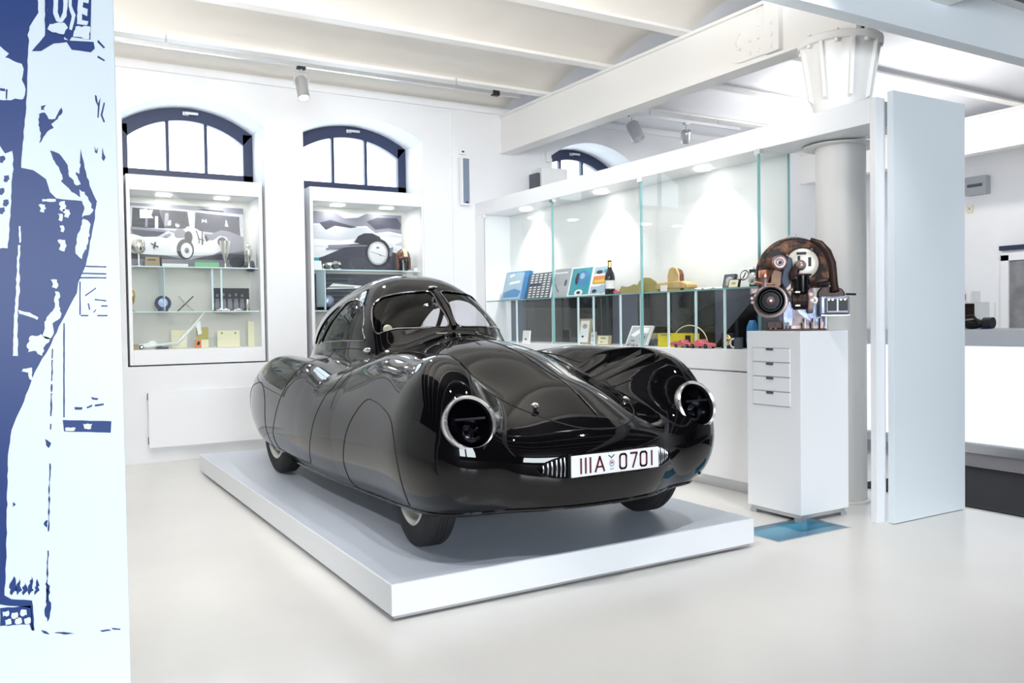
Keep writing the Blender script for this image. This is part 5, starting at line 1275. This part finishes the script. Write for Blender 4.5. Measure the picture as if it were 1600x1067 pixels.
# sign box with letters at the top
vin('white_shape', [(58, -60), (66, -60), (66, 45), (72, 56), (96, 60), (96, 66), (60, 68), (56, 76), (48, 72), (43, 55), (48, 42), (60, 30)], W_, 2, .8, 8)
vin('blue_shape', [(70, -60), (74, -60), (74, 50), (100, 56), (100, 62), (110, 64), (146, 66), (148, 76), (142, 82), (112, 78), (104, 66), (84, 68), (64, 80), (50, 80), (62, 66), (70, 56)], B_, 3, .6, 8)
vin('blue_shape', [(74, -60), (144, -60), (141, 62), (112, 58), (108, 64), (98, 56), (74, 50)], B_, 3, 0)
vin('letter_stroke', [(84, -20), (92, -20), (90, 20), (94, 30), (98, 20), (100, -20), (107, -20), (104, 26), (97, 36), (88, 34), (83, 22)], W_, 4, .5, 6)
vin('letter_stroke', [(108, -20), (114, -20), (112, 10), (118, 24), (112, 48), (108, 46), (112, 26), (107, 10)], W_, 4, .5, 6)
vin('letter_stroke', [(122, -10), (140, -10), (138, 6), (130, 4), (129, 12), (137, 15), (136, 26), (128, 22), (128, 32), (138, 34), (136, 40), (120, 38)], W_, 4, .5, 6)
vin('white_shape', [(78, 38), (100, 36), (106, 44), (100, 54), (80, 50), (74, 46)], W_, 4, 1.5, 4); vin('white_shape', [(118, 42), (140, 42), (139, 62), (114, 58)], W_, 4, 1.5, 4)
# pale shapes at the outer edge
vin('white_shape', [(-260, 60), (-10, 64), (6, 78), (14, 84), (8, 90), (20, 95), (34, 100), (37, 108), (34, 125), (40, 140), (36, 155), (0, 156), (-260, 150)], W_, 2, 1.6, 6)
vin('blue_line', [(0, 138), (8, 139), (8, 143), (0, 142)], B_, 3); vin('blue_line', [(9, 140), (12, 140), (11, 155), (9, 155)], B_, 3)
vin('white_shape', [(-260, 225), (0, 228), (8, 240), (19, 236), (21, 250), (18, 300), (12, 388), (-260, 394)], W_, 2, 1.0, 7)
for i, (x, y) in enumerate(((3, 250), (10, 280), (2, 300), (9, 318), (3, 330))): vin('blue_mark', [(x-4, y-5), (x+4, y-6), (x+5, y), (x+1, y+5), (x-4, y+4)], B_, 3, 1.2, 3)
# long thin vertical white line and other islands
vin('white_line', [(29, 354), (32, 353), (33, 378), (30, 380)], W_, 2, .5, 6); vin('white_line', [(28, 383), (32, 383), (30, 420), (31, 450), (27, 500), (28, 556), (20, 556), (23, 480), (26, 430)], W_, 2, .9, 6)
vin('white_island', [(66, 311), (87, 311), (87, 315), (66, 315)], W_, 2, .6, 5)
for i, (x, y, w, h) in enumerate(((66, 326, 12, 12), (97, 322, 13, 16), (104, 334, 12, 13), (94, 340, 8, 12), (97, 358, 8, 10), (97, 384, 14, 18), (85, 444, 12, 14))):
    vin('white_island', [(x-w/2, y-h/2), (x+w/3, y-h/2), (x+w/2, y), (x+w/4, y+h/2), (x-w/3, y+h/3), (x-w/6, y)], W_, 2, 1.6, 3)
vin('white_island', [(84, 250), (92, 262), (98, 280), (92, 286), (88, 272), (82, 258)], W_, 3, 1.0, 5); vin('white_island', [(100, 248), (122, 240), (125, 262), (118, 272), (126, 288), (120, 290), (108, 276), (106, 262)], W_, 3, 1.8, 4)
vin('white_island', [(124, 296), (132, 300), (138, 312), (146, 328), (140, 336), (128, 340), (132, 326), (126, 310)], W_, 3, 1.6, 4)
vin('white_island', [(130, 342), (140, 348), (138, 376), (132, 392), (128, 405), (118, 396), (120, 380), (124, 362)], W_, 3, 2.0, 4)
vin('white_island', [(86, 455), (92, 456), (92, 478), (96, 490), (90, 500), (82, 505), (84, 520), (76, 530), (66, 524), (72, 500), (82, 486), (86, 474)], W_, 3, 2.0, 4)
vin('white_island', [(28, 484), (46, 488), (60, 496), (58, 500), (44, 494), (30, 490)], W_, 3, .8, 5); vin('white_island', [(50, 524), (64, 522), (78, 528), (70, 540), (66, 556), (56, 548), (44, 550), (42, 538)], W_, 3, 2.2, 4)
vin('white_island', [(36, 576), (50, 574), (50, 594), (46, 592), (44, 582), (34, 580)], W_, 3, .8, 4)
vin('blue_shape', [(61, 178), (70, 176), (76, 186), (86, 186), (90, 178), (96, 168), (98, 174), (90, 186), (80, 194), (84, 200), (76, 204), (68, 214), (61, 224), (64, 208), (60, 196)], B_, 1, 1.2, 4)
vin('blue_mark', [(64, 166), (72, 164), (68, 170), (70, 172), (64, 172)], B_, 1, .5, 3)
for pts in ([(148, 148), (151, 150), (153, 162), (157, 152), (154, 184), (152, 184), (153, 166), (149, 158)], [(162, 160), (164, 161), (160, 180), (164, 190), (162, 192), (157, 180)], [(148, 228), (150, 236), (153, 230), (152, 240), (148, 238)], [(160, 230), (162, 240), (165, 246), (162, 252), (159, 248)], [(153, 62), (164, 74), (162, 76), (152, 66)], [(153, 87), (164, 94), (163, 96), (152, 90)]):
    vin('blue_mark', pts, B_, 1)
for a in ([(134, 416), (166, 417)], [(128, 427), (166, 428)], [(124, 434), (166, 434)], [(125, 440), (125, 492)], [(126, 493), (138, 493)], [(152, 493), (168, 493)], [(150, 450), (133, 462)], [(148, 468), (166, 470)], [(158, 478), (168, 478)], [(138, 474), (140, 484)], [(150, 484), (146, 488)], [(100, 505), (100, 652)]):
    (x0, y0), (x1, y1) = a; v_ = abs(y1-y0) > abs(x1-x0); d = 1.1
    vin('blue_line', [(x0-d, y0), (x0+d, y0), (x1+d, y1), (x1-d, y1)] if v_ else [(x0, y0-d), (x1, y1-d), (x1, y1+d), (x0, y0+d)], B_, 1, .25, 8)
vin('blue_bar', [(98, 656), (174, 658), (173, 676), (100, 674)], B_, 1, .3, 10)
vin('white_island', [(102, 668), (118, 668), (116, 673), (102, 673)], W_, 2, .5, 4); vin('white_island', [(130, 662), (144, 662), (142, 670), (132, 670)], W_, 2, 1.2, 3)
for pts in ([(116, 636), (129, 636), (128, 640), (117, 640)], [(135, 636), (144, 632), (144, 635), (136, 638)], [(148, 632), (162, 630), (162, 633), (148, 635)], [(142, 620), (154, 622), (152, 625), (144, 624)]): vin('blue_mark', pts, B_, 1, .4, 4)
for y0, y1 in ((545, 560), (562, 595), (600, 612), (614, 650), (662, 671), (724, 830), (860, 940)):
    x = 82 - (y0-545)*.022; vin('blue_line', [(x-1, y0), (x+1, y0), (x-.3-(y1-y0)*.02+1, y1), (x-.3-(y1-y0)*.02-1, y1)], B_, 1, .9, 6)
vin('blue_mark', [(70, 686), (80, 692), (76, 700), (72, 696)], B_, 1, 1., 3); vin('blue_mark', [(20, 784), (25, 788), (20, 792)], B_, 1, .6, 3); vin('blue_mark', [(68, 818), (74, 812), (73, 824)], B_, 1, 1, 3)
vin('blue_shape', [(72, 905), (78, 915), (76, 930), (80, 950), (74, 972), (70, 950), (74, 930)], B_, 1, 2., 4)
for k_ in range(5): vin('blue_mark', [(14+10*k_, 918+3*(k_ % 2)), (22+9*k_, 900+4*(k_ % 3)), (26+9*k_, 922), (18+9*k_, 930)], B_, 1, 2., 4)
vin('blue_shape', [(0, 950), (48, 946), (52, 984), (49, 984), (46, 975), (0, 978)], B_, 1, .6, 6)
for x, y in ((4, 955), (18, 958), (32, 954), (8, 968), (24, 967), (38, 966)): vin('white_island', [(x, y), (x+9, y-2), (x+10, y+6), (x+1, y+8)], W_, 3, 1.6, 3)
for pts in ([(64, 984), (72, 986), (78, 991), (68, 989)], [(84, 988), (100, 987), (117, 990), (100, 991)], [(156, 985), (170, 983), (174, 985), (160, 987)], [(174, 981), (188, 982), (188, 984), (176, 983)]): vin('blue_mark', pts, B_, 1, .3, 4)
# ================================================================ RECEPTION COUNTER AND ITS THINGS
rc_ = thing('reception_counter', (6.5, 5.4, 0), 'long backlit white reception counter beyond the pale panel', 'counter')
MB().box(0, .75, -2.4, 1.6, .957, 1.084).build('counter_top', mat('light_grey_top', (.60, .62, .66), .4), rc_, bevel=.004)
MB().box(.04, .70, -2.4, 1.6, .18, .957).build('body', 'white', rc_)
for i in range(4): MB().box(.02, .04, -2.395+i, -1.405+i, .19, .95).build('backlit_panel', 'glow', rc_)
MB().box(.0, .72, -2.4, 1.6, .11, .18).build('base_rail', 'alu', rc_)
MB().box(.08, .68, -2.35, 1.55, 0, .11).build('plinth', mat('mauve_plinth', (.42, .39, .41), .5), rc_)
fm = thing('floor_mat', (5.79, 2.9, 0), 'large charcoal mat on the floor in front of the reception counter', 'floor mat')
MB().box(-.66, .66, -1.2, 1.01, 0, .008).build('mat_pile', 'mat', fm)
MB().box(-.67, -.66, -1.21, 1.02, 0, .01).box(.66, .67, -1.21, 1.02, 0, .01).box(-.66, .66, 1.01, 1.02, 0, .01).build('mat_edge', 'black', fm)
ZT = 1.084
def oc(name, px, X, lab, cat): q = atX(px, 515, X); return thing(name, (X, q.y, ZT), lab, cat)
o = oc('display_stand', 1513, 6.9, 'white open box stand with dark interior on the reception counter', 'stand')
MB().box(-.08, .12, -.11, .20, .0, .01).box(-.08, .12, -.11, -.10, .01, .22).box(-.08, .12, -.10, .20, .21, .22).build('frame', 'white', o); MB().box(.10, .115, -.10, .20, .01, .21).build('back_panel', 'castiron', o)
o2 = thing('greeting_cards', (6.9, o.location.y+.0, ZT+.22), 'small white and pink cards standing on top of the open box stand', 'cards'); MB().box(0, .004, -.10, -.02, 0, .09).build('card', 'white', o2); MB().box(-.02, -.016, .0, .05, 0, .085).build('card', 'white', o2); MB().box(-.0225, -.02, .01, .035, .02, .07).build('print', 'red', o2)
MB().box(0, .004, .07, .15, 0, .14).build('card', 'white', o2); MB().box(-.002, 0, .08, .14, .10, .13).build('print', 'ink', o2)
o = oc('leather_bag', 1519, 6.72, 'heap of black leather goods on the reception counter', 'bag')
MB().sphere((0, 0, .045), .06, n=18, sx=.9, sy=1.6, sz=.75).build('bag_body', 'gloss', o, smooth=True); MB().tube([(-.05, .08, .03), (-.07, .03, .10), (-.06, -.04, .11), (-.04, -.09, .04)], .012, n=8).build('bag_strap', 'black', o, smooth=True); MB().sphere((-.02, .07, .03), .035, n=12, sy=1.5, sz=.7).build('pouch', 'tan', o, smooth=True)
MB().cyl((0, -.10, .05), (0, -.17, .05), .045, n=20).build('lens_barrel', 'ink', o, smooth=True)
for i, (px, h) in enumerate(((1537, .055), (1541, .04), (1545, .02))):
    o = oc('lilac_box', px, 6.75+.03*i, ('lilac box, tallest of the three next to the leather bag', 'middle lilac box on the reception counter', 'flat lilac box, lowest of the three on the counter')[i], 'box'); MB().box(-.02, .02, -.014, .014, 0, h).build('box_body', 'lilac', o); MB().box(-.021, -.02, -.01, .01, h*.2, h*.7).build('label', 'lblue', o)
q = atX(1539, 487, 11)
o = thing('wall_screen', (10.995, q.y, q.z), 'small white control screen with violet display on the far wall', 'control panel'); MB().box(-.03, 0, -.14, .14, -.11, .11).build('housing', 'white', o, bevel=.004); MB().box(-.032, -.03, -.08, .07, -.06, .05).build('screen', 'lilac', o)
q = atX(1598, 505, 7.2); o = thing('office_chair', (7.9, 3.95, 0), 'black office chair partly visible behind the reception counter', 'chair')
MB().box(-.2, .2, -.22, .22, .45, .53).build('seat', 'black', o, bevel=.02); MB().box(.16, .22, -.22, .22, .55, 1.22).build('backrest', 'black', o, bevel=.02); MB().cyl((0, 0, .06), (0, 0, .45), .03).build('column', 'alu', o)
for k_ in range(5):
    a = 2*pi*k_/5; MB().tube([(0, 0, .09), (.27*math.cos(a), .27*math.sin(a), .06), (.28*math.cos(a), .28*math.sin(a), .0)], .018, n=8).build('foot', 'black', o)
q = atX(1525, 290, 10.9); o = thing('wall_vent', (10.99, q.y, q.z), 'pale square air vent high on the far wall', 'vent'); MB().box(-.12, 0, -.14, .14, -.12, .12).build('housing', 'grey', o, bevel=.01); MB().box(-.125, -.12, -.1, .1, -.02, .02).build('slot', 'dgrey', o)
q = atX(1517, 327, 11); o = thing('thermostat', (10.995, q.y, q.z), 'tiny cream thermostat on the far wall above the counter', 'thermostat'); MB().box(-.03, 0, -.04, .04, -.05, .05).build('housing', 'cream', o, bevel=.004); MB().box(-.032, -.03, -.015, .015, -.01, .02).build('dial', 'grey', o)
